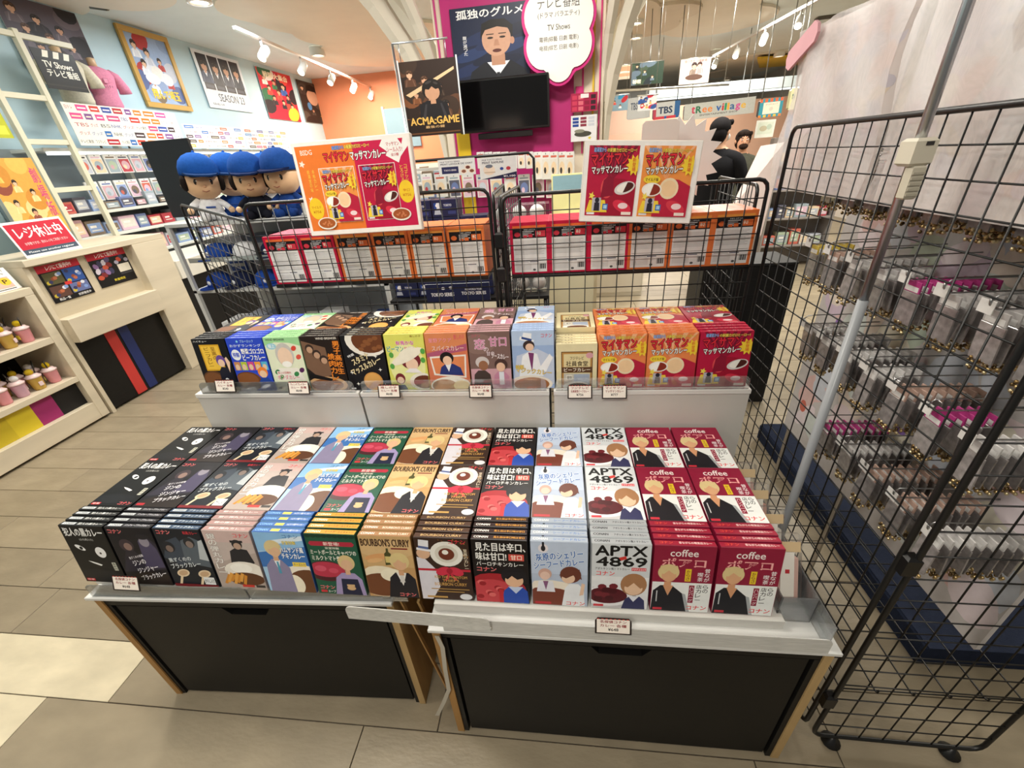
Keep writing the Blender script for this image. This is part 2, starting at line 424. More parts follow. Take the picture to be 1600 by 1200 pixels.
def downlight(px, py, label):
    p = at(px, py, 'z', CEIL-.1)
    t = thing('downlight', label, 'ceiling light', (p.x, p.y, CEIL-.1))
    MB().lathe([(.10, .099), (.11, -.004), (.085, -.008), (.08, .02)], '#e8e4da', 18, cap=False).build('trim_ring', MT['plastic'], t)
    MB().lathe([(.001, .012), (.082, .012)], '#fff4de', 18, cap=False).build('lens', MT['lampglow'], t)
for px, py, lb in ((312, 4, 'round recessed ceiling light at top left beside the ceiling edge'), (497, 87, 'round ceiling light behind the left spot track'),
                   (593, 128, 'small round ceiling light near the orange wall'), (993, 37, 'nearer of the two round lights in the right cloud panel'),
                   (993, 60, 'farther of the two round lights in the right cloud panel'), (1117, 88, 'round ceiling light beside the right spot track'),
                   (1136, 125, 'far ceiling light above the multicoloured shop sign'), (1217, 88, 'ceiling light beside the yellow ceiling shape'),
                   (720, -60, 'round ceiling light out over the pillar')):
    if py > -20: downlight(px, py, lb)
def vent(px0, py0, px1, py1, label):
    a = at(px0, py0, 'z', CEIL-.02); b = at(px1, py1, 'z', CEIL-.02); d = b-a
    t = thing('air_vent', label, 'vent', a, (0, 0, math.atan2(d.y, d.x)))
    MB().box(0, -.08, 0, d.length, .08, .019, '#6f675c').build('frame', MT['metal'], t)
    for k in range(4): MB().box(.02, -.06+k*.034, -.008, d.length-.02, -.045+k*.034, -.001, '#8d857a').build('slat', MT['metal'], t)
vent(515, 136, 568, 146, 'dark slotted ceiling vent in front of the orange wall')
vent(100, 4, 172, 14, 'dark slotted ceiling vent at the top left corner')
vent(1275, 30, 1335, 22, 'dark ceiling vent strip above the pastel posters')
# yellow relief on the ceiling at the right
ys = at(1215, 98, 'z', 3.1)
tag(MB().prism([(ys.x-.8, ys.y-.9), (ys.x+.9, ys.y-.6), (ys.x+1.0, ys.y+.7), (ys.x-.2, ys.y+.5)], 3.09, 3.129, '#d9b43a').build('ceiling_star', MT['paint']),
    'yellow shaped panel on the ceiling above the far shop signs', 'ceiling decor')
# ------------------------------------------------------------------ packaging designs
INK = {}
def design(name):
    def deco(f): INK[name] = f; return f
    return deco
def base(bg, W=100, H=138):
    a = Art(W, H); a.rect(0, 0, W, H, bg); return a

def conan(a, x0, y0, x1, y1, col='#e0303c'):
    a.text('コナン', x0, y0, x1, y1, col, '#f6e9e4', .05)

def d_black_eyes():
    a = base('#0b0b0d')
    a.text('犯人の黒カレー', 5, 114, 95, 133, '#f2f2f0', bold=.025); a.text('(ふた肉入り)', 34, 103, 66, 109, '#d8d8d4')
    a.ell(26, 86, 12, 5, '#eeeeee', rot=-28); a.ell(28, 85, 4, 4, '#0b0b0d')
    a.ell(70, 76, 12, 13, '#eeeeee'); a.ell(69, 74, 2.5, 2.5, '#3a2a2a')
    a.poly([(30, 54), (40, 48), (56, 42), (60, 45), (50, 49), (40, 52)], '#f0f0ee')
    a.rect(84, 32, 93, 52, '#d9d9c8'); a.text('黒豚肉', 85, 33, 92, 51, '#111111', vert=True)
    a.ell(45, 20, 44, 14, '#15151a'); a.rect(4, 3, 24, 9, '#cc2a30'); a.text('中辛', 6, 4, 22, 8, '#ffffff')
    conan(a, 66, 4, 95, 12); return a
def d_dark_purple():
    a = base('#14121a')
    a.poly([(0, 30), (30, 95), (55, 70), (85, 118), (100, 100), (100, 40)], '#2c2836')
    a.ell(32, 96, 16, 15, '#3c3036'); a.ell(34, 93, 9, 9, '#8a7068'); a.poly([(12, 60), (25, 84), (45, 84), (54, 60)], '#27222c')
    a.poly([(55, 40), (62, 108), (82, 118), (97, 90), (100, 45)], '#4a4460'); a.ell(76, 106, 11, 12, '#8d8794'); a.ell(76, 118, 14, 7, '#1c1a22')
    a.ell(60, 10, 55, 22, '#241a18')
    a.text('黒ずくめの組織', 24, 66, 60, 72, '#e8e4ea', rot=14)
    for i, (t, x0, x1) in enumerate((('ジンの', 28, 60), ('ジンジャー', 32, 84), ('ブラックカレー', 34, 97))):
        a.text(t, x0, 50-i*16, x1, 62-i*16, '#f4f2f6', '#2a2436', .06, rot=14)
    conan(a, 4, 124, 34, 133); a.rect(4, 4, 22, 10, '#b02530'); return a
def d_dark_navy():
    a = base('#141a24')
    a.poly([(0, 70), (18, 110), (45, 120), (60, 90), (40, 50)], '#3a4452'); a.ell(20, 96, 14, 13, '#1d2029'); a.ell(21, 92, 8, 8, '#7c6a62')
    a.poly([(45, 60), (52, 112), (75, 122), (100, 110), (100, 50)], '#56606a'); a.ell(70, 108, 12, 12, '#23262c'); a.ell(70, 104, 8, 8, '#85756e'); a.poly([(80, 70), (90, 112), (100, 116), (100, 66)], '#b9c0c4')
    a.text('黒ずくめの', 8, 62, 60, 72, '#dfe6ea', rot=8); a.text('ブラックカレー', 8, 48, 78, 60, '#dfe6ea', '#1a222c', .05, rot=8)
    for cx in (30, 78):
        a.ell(cx, 34, 15, 9, '#e4cfae', rot=16); a.ell(cx, 34, 11, 6, '#caa884', rot=16); a.poly([(cx-18, 6), (cx-12, 6), (cx-3, 26), (cx-8, 28)], '#e4cfae')
    a.rect(0, 0, 100, 7, '#7a1e26'); a.rect(72, 8, 96, 26, '#e9ecee'); a.text('からし入り', 74, 12, 94, 22, '#24303c')
    conan(a, 6, 126, 36, 135); a.text('和風カレー', 64, 127, 96, 134, '#e03a44'); return a
def d_silver_bullet():
    a = base('#c3b4ae')
    a.rect(0, 112, 100, 138, '#cdb3ae'); a.poly([(0, 60), (100, 90), (100, 0), (0, 0)], '#b3a49c')
    a.poly([(40, 60), (46, 92), (60, 100), (84, 96), (92, 66), (80, 58)], '#24242a'); a.ell(66, 108, 11, 11, '#2a272a'); a.ell(66, 104, 8, 7.5, '#b89a88'); a.rect(53, 112, 80, 117, '#26242a')
    a.ell(64, 46, 44, 22, '#efe9df'); a.ell(58, 52, 24, 12, '#fbf8f0'); a.ell(62, 26, 40, 16, '#5e3a24')
    for k in range(7): a.poly([(10+k*7, 14+k % 3*3), (16+k*7, 12+k % 3*3), (30+k*6, 34+k % 2*4), (24+k*6, 37+k % 2*4)], '#e2a24a' if k % 2 else '#d08a34')
    a.text('銀の弾丸カレー', 6, 34, 24, 132, '#f4f0ec', '#3a302e', .06, vert=True)
    a.rect(48, 6, 74, 12, '#c8362e'); a.rect(78, 6, 98, 12, '#3a3634'); conan(a, 64, 124, 96, 133); return a
def d_blue_suit():
    a = base('#a8cdea')
    a.rect(0, 96, 100, 138, '#8fc0ea'); a.poly([(0, 92), (100, 108), (100, 64), (0, 58)], '#3d74ba'); a.poly([(30, 120), (100, 132), (100, 122), (40, 112)], '#dfeefa')
    a.ell(84, 30, 48, 36, '#f3ead8'); a.ell(92, 24, 44, 31, '#6a4228'); a.ell(60, 18, 20, 24, '#f4ecd6')
    a.poly([(4, 0), (10, 62), (24, 78), (44, 76), (58, 58), (60, 0)], '#8d86a6'); a.poly([(28, 78), (34, 50), (42, 76)], '#eef0f4'); a.poly([(33, 72), (37, 72), (38, 44), (32, 44)], '#4f9bb8')
    a.rect(29, 74, 40, 84, '#d6a884'); a.ell(34, 103, 18, 18, '#dcc794'); a.ell(35, 96, 12, 13, '#e0b794')
    a.poly([(18, 102), (28, 100), (38, 106), (50, 100), (48, 116), (24, 118)], '#dcc794')
    a.text('安室特製', 56, 112, 84, 120, '#f2dc58', '#2f65aa', .05); a.text('ハムサンド風', 48, 94, 96, 106, '#ffffff', '#2f65aa', .06); a.text('チキンカレー', 48, 80, 96, 92, '#ffffff', '#2f65aa', .06)
    a.rect(66, 62, 94, 72, '#f0d24a'); a.text('チーズ入り', 68, 64, 92, 70, '#2b5896'); a.text('コナン', 60, 126, 92, 134, '#2f65aa'); return a
def d_green_pot():
    a = base('#1d5540')
    for k in range(9): a.ell(6+k*11, 134, 6, 4, '#11382a')
    a.poly([(8, 122), (92, 122), (96, 117), (92, 112), (8, 112), (4, 117)], '#b12a40'); a.text('新登場!', 34, 113, 66, 121, '#ffe9e0'); a.text('安室特製', 36, 105, 64, 110, '#f2efe0')
    a.text('ミートボールとキャベツの', 4, 92, 96, 103, '#f4f2e6', bold=.02); a.text('ミルクトマト煮', 4, 79, 62, 90, '#f4f2e6', bold=.02)
    a.ell(28, 54, 42, 24, '#4a1d26'); a.ell(28, 58, 38, 18, '#b8344c'); a.ell(16, 60, 12, 7, '#d0526a'); a.ell(42, 56, 10, 6, '#cc4a62')
    a.poly([(36, 0), (44, 40), (58, 52), (84, 52), (97, 38), (100, 0)], '#a294c0'); a.poly([(50, 0), (54, 38), (88, 38), (92, 0)], '#1f2440')
    a.rect(66, 48, 76, 58, '#d8ac8a'); a.ell(72, 76, 17, 17, '#d9c08a'); a.ell(72, 70, 12, 12.5, '#deb492'); a.ell(71, 16, 9, 5, '#d6b183'); a.rect(63, 20, 79, 25, '#d6b183')
    conan(a, 6, 12, 36, 20); a.rect(5, 3, 18, 9, '#c8303a'); a.text('スープ', 20, 3, 36, 9, '#ffffff'); return a
def d_tan():
    a = base('#c49a66')
    a.rect(0, 70, 100, 138, '#cda874'); a.ell(50, 110, 60, 20, '#d6b482')
    a.text("BOURBON'S CURRY", 3, 116, 97, 132, '#3a1f14', bold=.035); a.rect(60, 110, 92, 113, '#7a1f22')
    a.ell(30, 92, 26, 7, '#dca26a', rot=10); a.ell(24, 84, 16, 5, '#e2b27a', rot=10)
    a.poly([(44, 74), (57, 76), (58, 100), (54, 104), (54, 112), (50, 112), (49, 104), (45, 100)], '#4a4a26'); a.rect(45.5, 80, 56.5, 94, '#d8c27a')
    a.ell(30, 36, 52, 36, '#efe2c6'); a.ell(30, 28, 46, 27, '#74452a'); a.ell(52, 52, 22, 15, '#f3ead0')
    a.poly([(40, 0), (48, 46), (60, 58), (86, 58), (98, 44), (100, 0)], '#201f26'); a.poly([(62, 58), (72, 28), (82, 58)], '#ede9e2'); a.poly([(69, 54), (75, 54), (77, 36), (67, 36)], '#d6d2cc')
    a.rect(67, 52, 77, 62, '#d8a67e'); a.ell(72, 84, 19, 19, '#dcc68c'); a.ell(72, 77, 13, 13.5, '#deb08a'); a.poly([(54, 84), (62, 80), (70, 88), (80, 80), (90, 84), (86, 98), (58, 98)], '#dcc68c')
    conan(a, 62, 3, 94, 11); return a
def d_brown_bow():
    a = base('#38241b')
    for k in range(40): a.ell(40+(k*37) % 60, 84+(k*23) % 52, 1.6, 1.6, '#a8742e' if k % 2 else '#6a4422', 6)
    a.ell(58, 104, 31, 27, '#efece4'); a.ell(58, 104, 22, 19, '#d9d4c8'); a.ell(58, 104, 15, 13, '#6e3220'); a.ell(56, 108, 6, 5, '#f4f0e6')
    a.poly([(0, 0), (0, 96), (16, 92), (34, 70), (38, 30), (20, 0)], '#dcd9e2'); a.ell(14, 104, 13, 12, '#dcb292'); a.poly([(2, 112), (28, 108), (29, 113), (3, 117)], '#e9e9ee'); a.poly([(6, 116), (25, 113), (27, 132), (8, 134)], '#e9e9ee'); a.poly([(6, 116), (25, 113), (25.5, 118), (6.4, 121)], '#5a6a9a')
    a.rect(0, 66, 100, 71, '#c0283a'); a.ell(48, 66, 15, 9, '#d0324a', rot=20); a.ell(72, 66, 15, 9, '#d0324a', rot=-20); a.ell(60, 67, 6, 6, '#a81f32'); a.poly([(56, 62), (48, 44), (56, 48), (60, 60)], '#c82c42'); a.poly([(63, 62), (74, 46), (68, 46), (60, 60)], '#c82c42')
    a.text('KID THE PHANTOM', 30, 50, 92, 56, '#d7a75a'); a.text("THIEF'S", 44, 42, 76, 48, '#d7a75a'); a.text('BOURBON CURRY', 28, 33, 90, 40, '#d7a75a')
    a.rect(20, 24, 94, 26, '#b08a4a'); a.rect(30, 18, 84, 20, '#b08a4a'); a.ell(86, 8, 12, 7, '#dfe0e4'); a.rect(10, 4, 50, 8, '#c49a54')
    a.text('コナン', 64, 126, 96, 135, '#e0304a'); a.text('至高のカレー', 90, 70, 97, 116, '#f0e2c8', vert=True); return a
def d_sweet_hot():
    a = base('#120b0c')
    a.text('見た目は辛口、', 6, 114, 97, 132, '#f6f4f0', bold=.03); a.text('味は甘口!', 6, 94, 62, 111, '#f6f4f0', bold=.03)
    a.rect(66, 95, 94, 109, '#d8544a'); a.text('甘口', 70, 97, 90, 107, '#ffe9d8', bold=.03); a.text('バーロチキンカレー', 6, 82, 92, 91, '#f6f4f0', bold=.02)
    conan(a, 6, 70, 42, 79); a.ell(36, 28, 60, 38, '#a8242c'); a.ell(30, 26, 44, 26, '#c8444a')
    for k in range(9): a.ell(8+(k*17) % 48, 12+(k*11) % 36, 7, 5, '#e06a68' if k % 2 else '#9a1e26', 10)
    a.poly([(48, 0), (54, 28), (64, 38), (88, 38), (98, 28), (100, 0)], '#2b4fb0'); a.poly([(62, 38), (76, 22), (90, 38)], '#c8d4ee'); a.rect(44, 0, 52, 30, '#c22a30')
    a.ell(74, 62, 24, 20, '#17141a'); a.ell(74, 52, 17, 15, '#e6b996'); a.poly([(52, 60), (62, 54), (70, 62), (80, 54), (96, 60), (92, 72), (56, 72)], '#17141a'); return a
def d_pale_blue():
    a = base('#b7c3d8')
    a.rect(0, 70, 100, 138, '#c3d0e6'); a.ell(22, 124, 9, 9, '#e8e0e6'); a.ell(22, 124, 4, 6, '#26262c'); a.rect(20, 128, 24, 137, '#26262c')
    a.text('灰原のシェリー', 8, 102, 92, 118, '#2e6ab8', '#f4f8fc', .09, rot=8); a.text('シーフードカレー', 4, 86, 94, 100, '#2e6ab8', '#f4f8fc', .09, rot=8)
    a.ell(30, 22, 64, 34, '#f0e6d6'); a.ell(28, 14, 56, 26, '#7a3d2c')
    a.ell(24, 70, 12, 12, '#cfa596'); a.ell(24, 66, 9, 9, '#e6c4b4'); a.poly([(8, 30), (12, 54), (38, 54), (42, 30)], '#e6e6ee'); a.poly([(20, 54), (25, 34), (30, 54)], '#8a5a80')
    a.poly([(54, 0), (60, 40), (68, 50), (84, 50), (94, 38), (96, 0)], '#eceef2'); a.ell(70, 70, 19, 18, '#6a382a'); a.ell(66, 62, 12, 11, '#eac6aa'); a.poly([(50, 68), (62, 62), (76, 70), (90, 60), (86, 82), (58, 82)], '#6a382a'); a.poly([(86, 24), (93, 26), (96, 50), (90, 52)], '#eac6aa')
    a.rect(4, 2, 34, 7, '#c0303a'); conan(a, 62, 2, 96, 10); return a
def d_silver_letters():
    a = base('#d5d9dd')
    a.rect(0, 0, 100, 70, '#e9eaec'); a.text('APTX', 6, 114, 94, 134, '#0d0d0f', bold=.06); a.text('4869', 8, 92, 94, 111, '#0d0d0f', bold=.06)
    a.poly([(46, 110), (58, 114), (60, 108), (50, 104)], '#d23a34'); a.text('アポトキシン風トマトカレー', 6, 84, 66, 89, '#1c1c20'); a.rect(69, 83.5, 94, 90, '#d8404a'); a.text('ナタデココ入り', 70, 84.5, 93, 89, '#ffffff')
    conan(a, 8, 72, 40, 81); a.ell(26, 22, 56, 26, '#c9c6c8'); a.ell(26, 26, 48, 22, '#efeef0'); a.ell(28, 28, 36, 18, '#5a1820')
    for k in range(8): a.ell(12+(k*13) % 32, 20+(k*9) % 34, 8, 6, '#74242c' if k % 2 else '#4a1218', 10)
    a.poly([(54, 0), (60, 22), (68, 28), (86, 28), (94, 20), (96, 0)], '#33345c'); a.poly([(66, 28), (75, 16), (84, 28)], '#e9eaf2'); a.ell(74, 54, 23, 24, '#a97a54'); a.ell(74, 46, 16, 15, '#eac4a4'); a.poly([(52, 52), (64, 48), (74, 58), (86, 46), (97, 52), (92, 70), (56, 70)], '#a97a54')
    a.rect(4, 3, 22, 8, '#d23a44'); return a
def d_crimson():
    a = base('#8e1838')
    a.text('coffee', 26, 117, 72, 131, '#f4e8e6', bold=.02); a.text('ポアロ', 14, 96, 86, 113, '#f4b0ac', '#e88a90', .05, bold=.0)
    a.text('ポアロ', 17, 98, 83, 111, '#8e1838', bold=-.01); a.rect(0, 0, 100, 63, '#eef0ee')
    a.poly([(0, 0), (2, 44), (14, 56), (34, 56), (52, 40), (62, 0)], '#1b1a20'); a.poly([(18, 57), (28, 34), (36, 56)], '#d49a72'); a.poly([(52, 40), (58, 38), (68, 0), (62, 0)], '#a9adb0')
    a.rect(20, 52, 32, 64, '#d49a72'); a.ell(26, 84, 18, 17, '#dcc590'); a.ell(27, 77, 12.5, 13, '#dba880'); a.poly([(9, 84), (18, 80), (26, 88), (36, 80), (44, 84), (40, 98), (12, 98)], '#dcc590'); a.rect(8, 20, 10, 44, '#c9cacc')
    a.rect(54, 66, 64, 92, '#e8c62e'); a.text('からさ', 56, 68, 62, 90, '#7a1a2a', vert=True)
    a.text('昔なが', 86, 66, 95, 94, '#f6eef0', vert=True); a.text('喫茶', 75, 66, 84, 86, '#f6eef0', vert=True); a.text('らの', 86, 42, 95, 60, '#1c1a1c', vert=True); a.text('店カレー', 75, 22, 84, 60, '#1c1a1c', vert=True)
    a.rect(63, 20, 72, 58, '#8e1838'); a.text('ハンバーグ', 64, 22, 71, 56, '#f6e6e8', vert=True); conan(a, 62, 5, 96, 14); a.rect(4, 2, 20, 7, '#c83040'); a.text('中辛', 24, 2, 40, 7, '#1c1a1c'); return a
# upper tier
def d_gold_panel():
    a = base('#111114'); a.text('ハイキュー', 4, 130, 46, 135, '#e9e9e6'); a.rect(18, 56, 78, 124, '#d8a528'); a.rect(22, 60, 74, 120, '#eec344')
    a.text('至高の', 50, 84, 64, 118, '#7a4a10', vert=True); a.text('ビーフカレー', 30, 64, 44, 118, '#7a4a10', vert=True)
    a.ell(32, 30, 36, 26, '#5c3a22'); a.ell(30, 34, 28, 18, '#7a4d2c'); a.ell(70, 82, 14, 15, '#6a4a96'); a.ell(70, 76, 10, 10, '#ecc9ae')
    a.poly([(50, 4), (56, 54), (66, 66), (84, 64), (94, 50), (96, 4)], '#191b2a'); a.text('9', 66, 14, 78, 36, '#eceef0', bold=.03); a.poly([(88, 50), (97, 78), (90, 92), (84, 88)], '#ecc9ae'); return a
def d_blue_veg():
    a = base('#2b49c8'); a.star(30, 130, 4, 2, 5, '#8fd4f0'); a.text('ブルーロック', 38, 127, 76, 134, '#bfe4f6'); a.text('野菜ゴロゴロ', 34, 98, 97, 112, '#ffffff', '#16246e', .05); a.text('ビーフカレー', 34, 82, 97, 96, '#ffffff', '#16246e', .05)
    a.text('おかずランキング', 6, 116, 94, 123, '#e3f2fb'); a.ell(17, 96, 13, 14, '#eef4fb'); a.text('特製', 8, 90, 26, 102, '#2b49c8', bold=.03)
    for i, c in enumerate(('#c78a5a', '#b7c83a', '#d84a8a', '#f0a23a', '#5ab8d8')): a.rect(3+i*19.4, 56, 20+i*19.4, 78, c); a.ell(11+i*19.4, 64, 6, 8, '#e8c8a8', 10)
    a.ell(30, 26, 40, 26, '#6b4026'); a.ell(28, 30, 32, 19, '#8a5530'); a.ell(78, 50, 14, 14, '#f08a3a'); a.ell(78, 45, 10, 10, '#efc9a6'); a.poly([(58, 0), (62, 26), (70, 36), (88, 36), (98, 24), (100, 0)], '#2447a0'); a.rect(0, 0, 44, 6, '#e9e9ee'); return a
def d_pale_green():
    a = base('#e6ecd0'); a.poly([(0, 138), (0, 118), (30, 126), (70, 124), (100, 116), (100, 138)], '#9fd89a'); a.text('WIND BREAKER', 6, 130, 60, 135, '#22342a', bold=.03); a.ell(18, 116, 14, 8, '#9fd0e0'); a.text('極上', 9, 112, 27, 121, '#ffffff')
    a.ell(50, 94, 26, 30, '#c9c6c0'); a.ell(50, 88, 21, 25, '#f1d2b8'); a.ell(50, 70, 14, 8, '#fbfaf4'); a.poly([(10, 28), (22, 60), (78, 60), (92, 28)], '#f4f1e6')
    for x, y, c in ((16, 50, '#2f7a4a'), (88, 54, '#5a2a5a'), (80, 110, '#d84a3a'), (24, 36, '#4a9a52'), (88, 88, '#e05a4a'), (70, 44, '#3c8a50')): a.ell(x, y, 8, 6, c, 12, 30)
    a.rect(14, 44, 56, 52, '#f6f2ea'); a.text('極上の回鍋肉', 16, 45, 54, 51, '#c8342e'); a.text('ポンダカレー', 12, 30, 76, 42, '#e88a94', '#ffffff', .06); a.ell(74, 8, 40, 16, '#f4efe4'); a.ell(76, 6, 32, 12, '#b06a3a'); a.rect(4, 4, 16, 9, '#3a3a3a'); return a
def d_black_orange():
    a = base('#241a16'); a.text('WIND BREAKER', 40, 130, 94, 135, '#e8e2d8', bold=.03); a.poly([(0, 60), (0, 128), (60, 110), (62, 40), (30, 30)], '#7a5c48')
    for cx, cy in ((18, 108), (34, 94), (50, 80)): a.ell(cx, cy, 11, 11, '#3a2c26'); a.ell(cx, cy-3, 8, 8, '#c09a7e')
    a.ell(44, 14, 54, 22, '#d4a878'); a.ell(44, 14, 44, 16, '#8a5430'); a.poly([(0, 34), (58, 24), (62, 30), (4, 46)], '#141214')
    a.text('男子高校生', 80, 42, 97, 126, '#f09030', '#7a2a12', .07, vert=True); a.text('焼肉カレー', 62, 8, 79, 96, '#f09030', '#7a2a12', .07, vert=True); return a
def d_black_muscle():
    a = base('#17161a'); a.ell(66, 128, 56, 42, '#efeae0'); a.ell(70, 126, 44, 32, '#6a3c22')
    for k in range(8): a.ell(46+(k*19) % 50, 104+(k*13) % 30, 7, 5, '#8a5632', 10)
    a.text('スタミナ', 16, 72, 62, 88, '#f4e6b8', '#6a4a12', .06, rot=24); a.text('マッスルカレー', 8, 54, 92, 70, '#f4e6b8', '#6a4a12', .06, rot=24); a.text('特盛', 8, 86, 26, 92, '#ffffff', rot=24)
    for x, y in ((12, 46), (84, 52), (22, 16), (90, 12), (78, 86)): a.star(x, y, 5, 1.6, 4, '#f6f4ea')
    a.ell(62, 22, 24, 24, '#d89a4e'); a.ell(62, 24, 20, 19, '#e2aa5e'); a.rect(2, 2, 14, 6, '#eeeeee'); return a
def d_lime():
    a = base('#dfe06a'); a.ell(50, 60, 46, 56, '#eef0a8'); a.text('推しの子', 66, 130, 94, 135, '#8a6a1a'); a.text('有馬かな', 28, 112, 74, 122, '#d84a9a', '#ffffff', .07); a.text('ピーマン', 4, 96, 46, 110, '#2f9a6a', '#ffffff', .07); a.text('体操カレー', 48, 94, 98, 108, '#d86a3a', '#ffffff', .07)
    a.ell(60, 74, 26, 22, '#7a2a30'); a.ell(62, 64, 16, 16, '#f2cfb4'); a.ell(52, 84, 46, 12, '#f4efdc', rot=24); a.ell(54, 92, 26, 12, '#f4efdc', rot=24); a.poly([(40, 44), (54, 54), (72, 54), (86, 42)], '#f0ecec')
    for x, y in ((10, 60), (92, 74), (94, 96), (12, 88)): a.ell(x, y, 6, 7, '#5aa84a', 12)
    a.ell(26, 28, 13, 14, '#7a2a30'); a.ell(26, 24, 9, 9, '#f2cfb4'); a.poly([(10, 0), (16, 12), (36, 12), (42, 0)], '#2b3360'); a.ell(84, 20, 34, 22, '#f4efe2'); a.ell(88, 19, 28, 17, '#6a3826'); return a
def d_sunset():
    a = base('#d97a58'); a.rect(0, 96, 100, 138, '#dd8a5c'); a.poly([(0, 90), (100, 112), (100, 96), (0, 80)], '#b25a78'); a.text('推しの子', 70, 122, 96, 134, '#e05a6a'); a.text('星野アクア', 8, 116, 64, 126, '#f2a0a4', '#b8444a', .05); a.text('スパイスカレー', 14, 96, 92, 108, '#f6d2c8', '#a03a40', .05)
    a.poly([(12, 36), (92, 28), (96, 86), (6, 82)], '#f2ece4'); a.poly([(16, 40), (88, 32), (92, 82), (10, 78)], '#e28a5a')
    a.poly([(26, 38), (32, 56), (44, 64), (62, 64), (80, 54), (86, 34)], '#2b3878'); a.poly([(42, 64), (50, 44), (58, 64)], '#eef0f4'); a.ell(48, 78, 17, 15, '#1d1618'); a.ell(49, 72, 11, 11, '#f0caae'); a.ell(52, 8, 52, 24, '#f4efe4'); a.ell(36, 8, 32, 17, '#a86a34'); a.ell(78, 8, 20, 14, '#e9d9a8'); return a
def d_mauve():
    a = base('#7d625c'); a.rect(0, 0, 100, 50, '#d3a3ae'); a.ell(24, 110, 40, 24, '#8c7068'); a.text('コナン', 8, 126, 30, 133, '#d0506a'); a.text('恋', 14, 98, 40, 122, '#d88ab0', '#f4e2ea', .06, bold=.03); a.text('の', 36, 92, 48, 102, '#f4e2ea'); a.text('甘口', 50, 104, 92, 126, '#d88ab0', '#f4e2ea', .06, bold=.03); a.text('甘辛', 42, 82, 62, 92, '#f4e2ea'); a.text('ソースカレー', 54, 74, 96, 86, '#f8eef0', '#7a4a52', .05, rot=-6)
    a.poly([(4, 0), (8, 36), (18, 46), (36, 46), (48, 36), (52, 0)], '#4a3c38'); a.ell(30, 66, 17, 14, '#cfc6c4'); a.ell(32, 58, 12, 12, '#9a6a4e'); a.poly([(54, 0), (58, 34), (66, 42), (84, 42), (94, 32), (98, 0)], '#c98aa4'); a.rect(70, 10, 82, 42, '#e9ecf4'); a.ell(76, 60, 16, 14, '#4a3430'); a.ell(75, 54, 11, 11, '#e8c0a4'); return a
def d_sky_hat():
    a = base('#9db6de'); a.rect(0, 104, 100, 138, '#b9cdea'); a.poly([(0, 20), (10, 80), (60, 96), (100, 76), (100, 10)], '#c6d0e4'); a.poly([(18, 118), (50, 110), (54, 116), (20, 126)], '#f2f4f8'); a.poly([(24, 120), (46, 115), (48, 132), (28, 134)], '#f2f4f8'); a.poly([(23, 120), (47, 114), (48, 119), (24, 125)], '#2f4a8a')
    a.ell(40, 104, 14, 12, '#3a2c2c'); a.ell(42, 100, 10, 9, '#eac6ac'); a.poly([(14, 30), (24, 80), (40, 90), (60, 84), (74, 30)], '#f0f2f6'); a.poly([(38, 88), (46, 40), (52, 86)], '#7a3a6a'); a.poly([(64, 50), (90, 84), (97, 74), (80, 40)], '#f4f4f6')
    a.text('コナン', 70, 122, 96, 131, '#e0405a'); a.text('マジックカレー', 6, 36, 94, 48, '#f2d46a', '#6a4a1a', .06, rot=-6); a.ell(40, 10, 56, 22, '#efe6d8'); a.ell(44, 10, 44, 17, '#a4683c'); a.text('特製', 6, 48, 26, 58, '#f2d46a', '#6a4a1a', .06); return a
def d_cream():
    a = base('#e6dab0', 100, 108); a.rect(12, 0, 90, 90, '#6a4a2c'); a.rect(14, 0, 88, 88, '#b98a4a'); a.rect(18, 0, 84, 84, '#e2d2a0'); a.text('フジテレビ', 34, 70, 68, 78, '#3c2c1c'); a.text('社員食堂', 24, 54, 78, 67, '#3c2c1c', bold=.02)
    a.rect(14, 38, 88, 52, '#5e3f28'); a.text('ビーフカレー', 19, 41, 84, 50, '#f6eedc', bold=.025); a.ell(82, 80, 9, 7, '#d8a0a8'); a.rect(18, 0, 84, 36, '#c9c4b8'); a.rect(44, 6, 82, 34, '#a9b4c8'); a.rect(24, 20, 40, 32, '#e9e4d8'); a.text('復刻', 26, 22, 38, 30, '#3c2c1c'); a.ell(50, 4, 34, 12, '#f2ede0'); a.ell(54, 3, 26, 9, '#6a4024'); return a
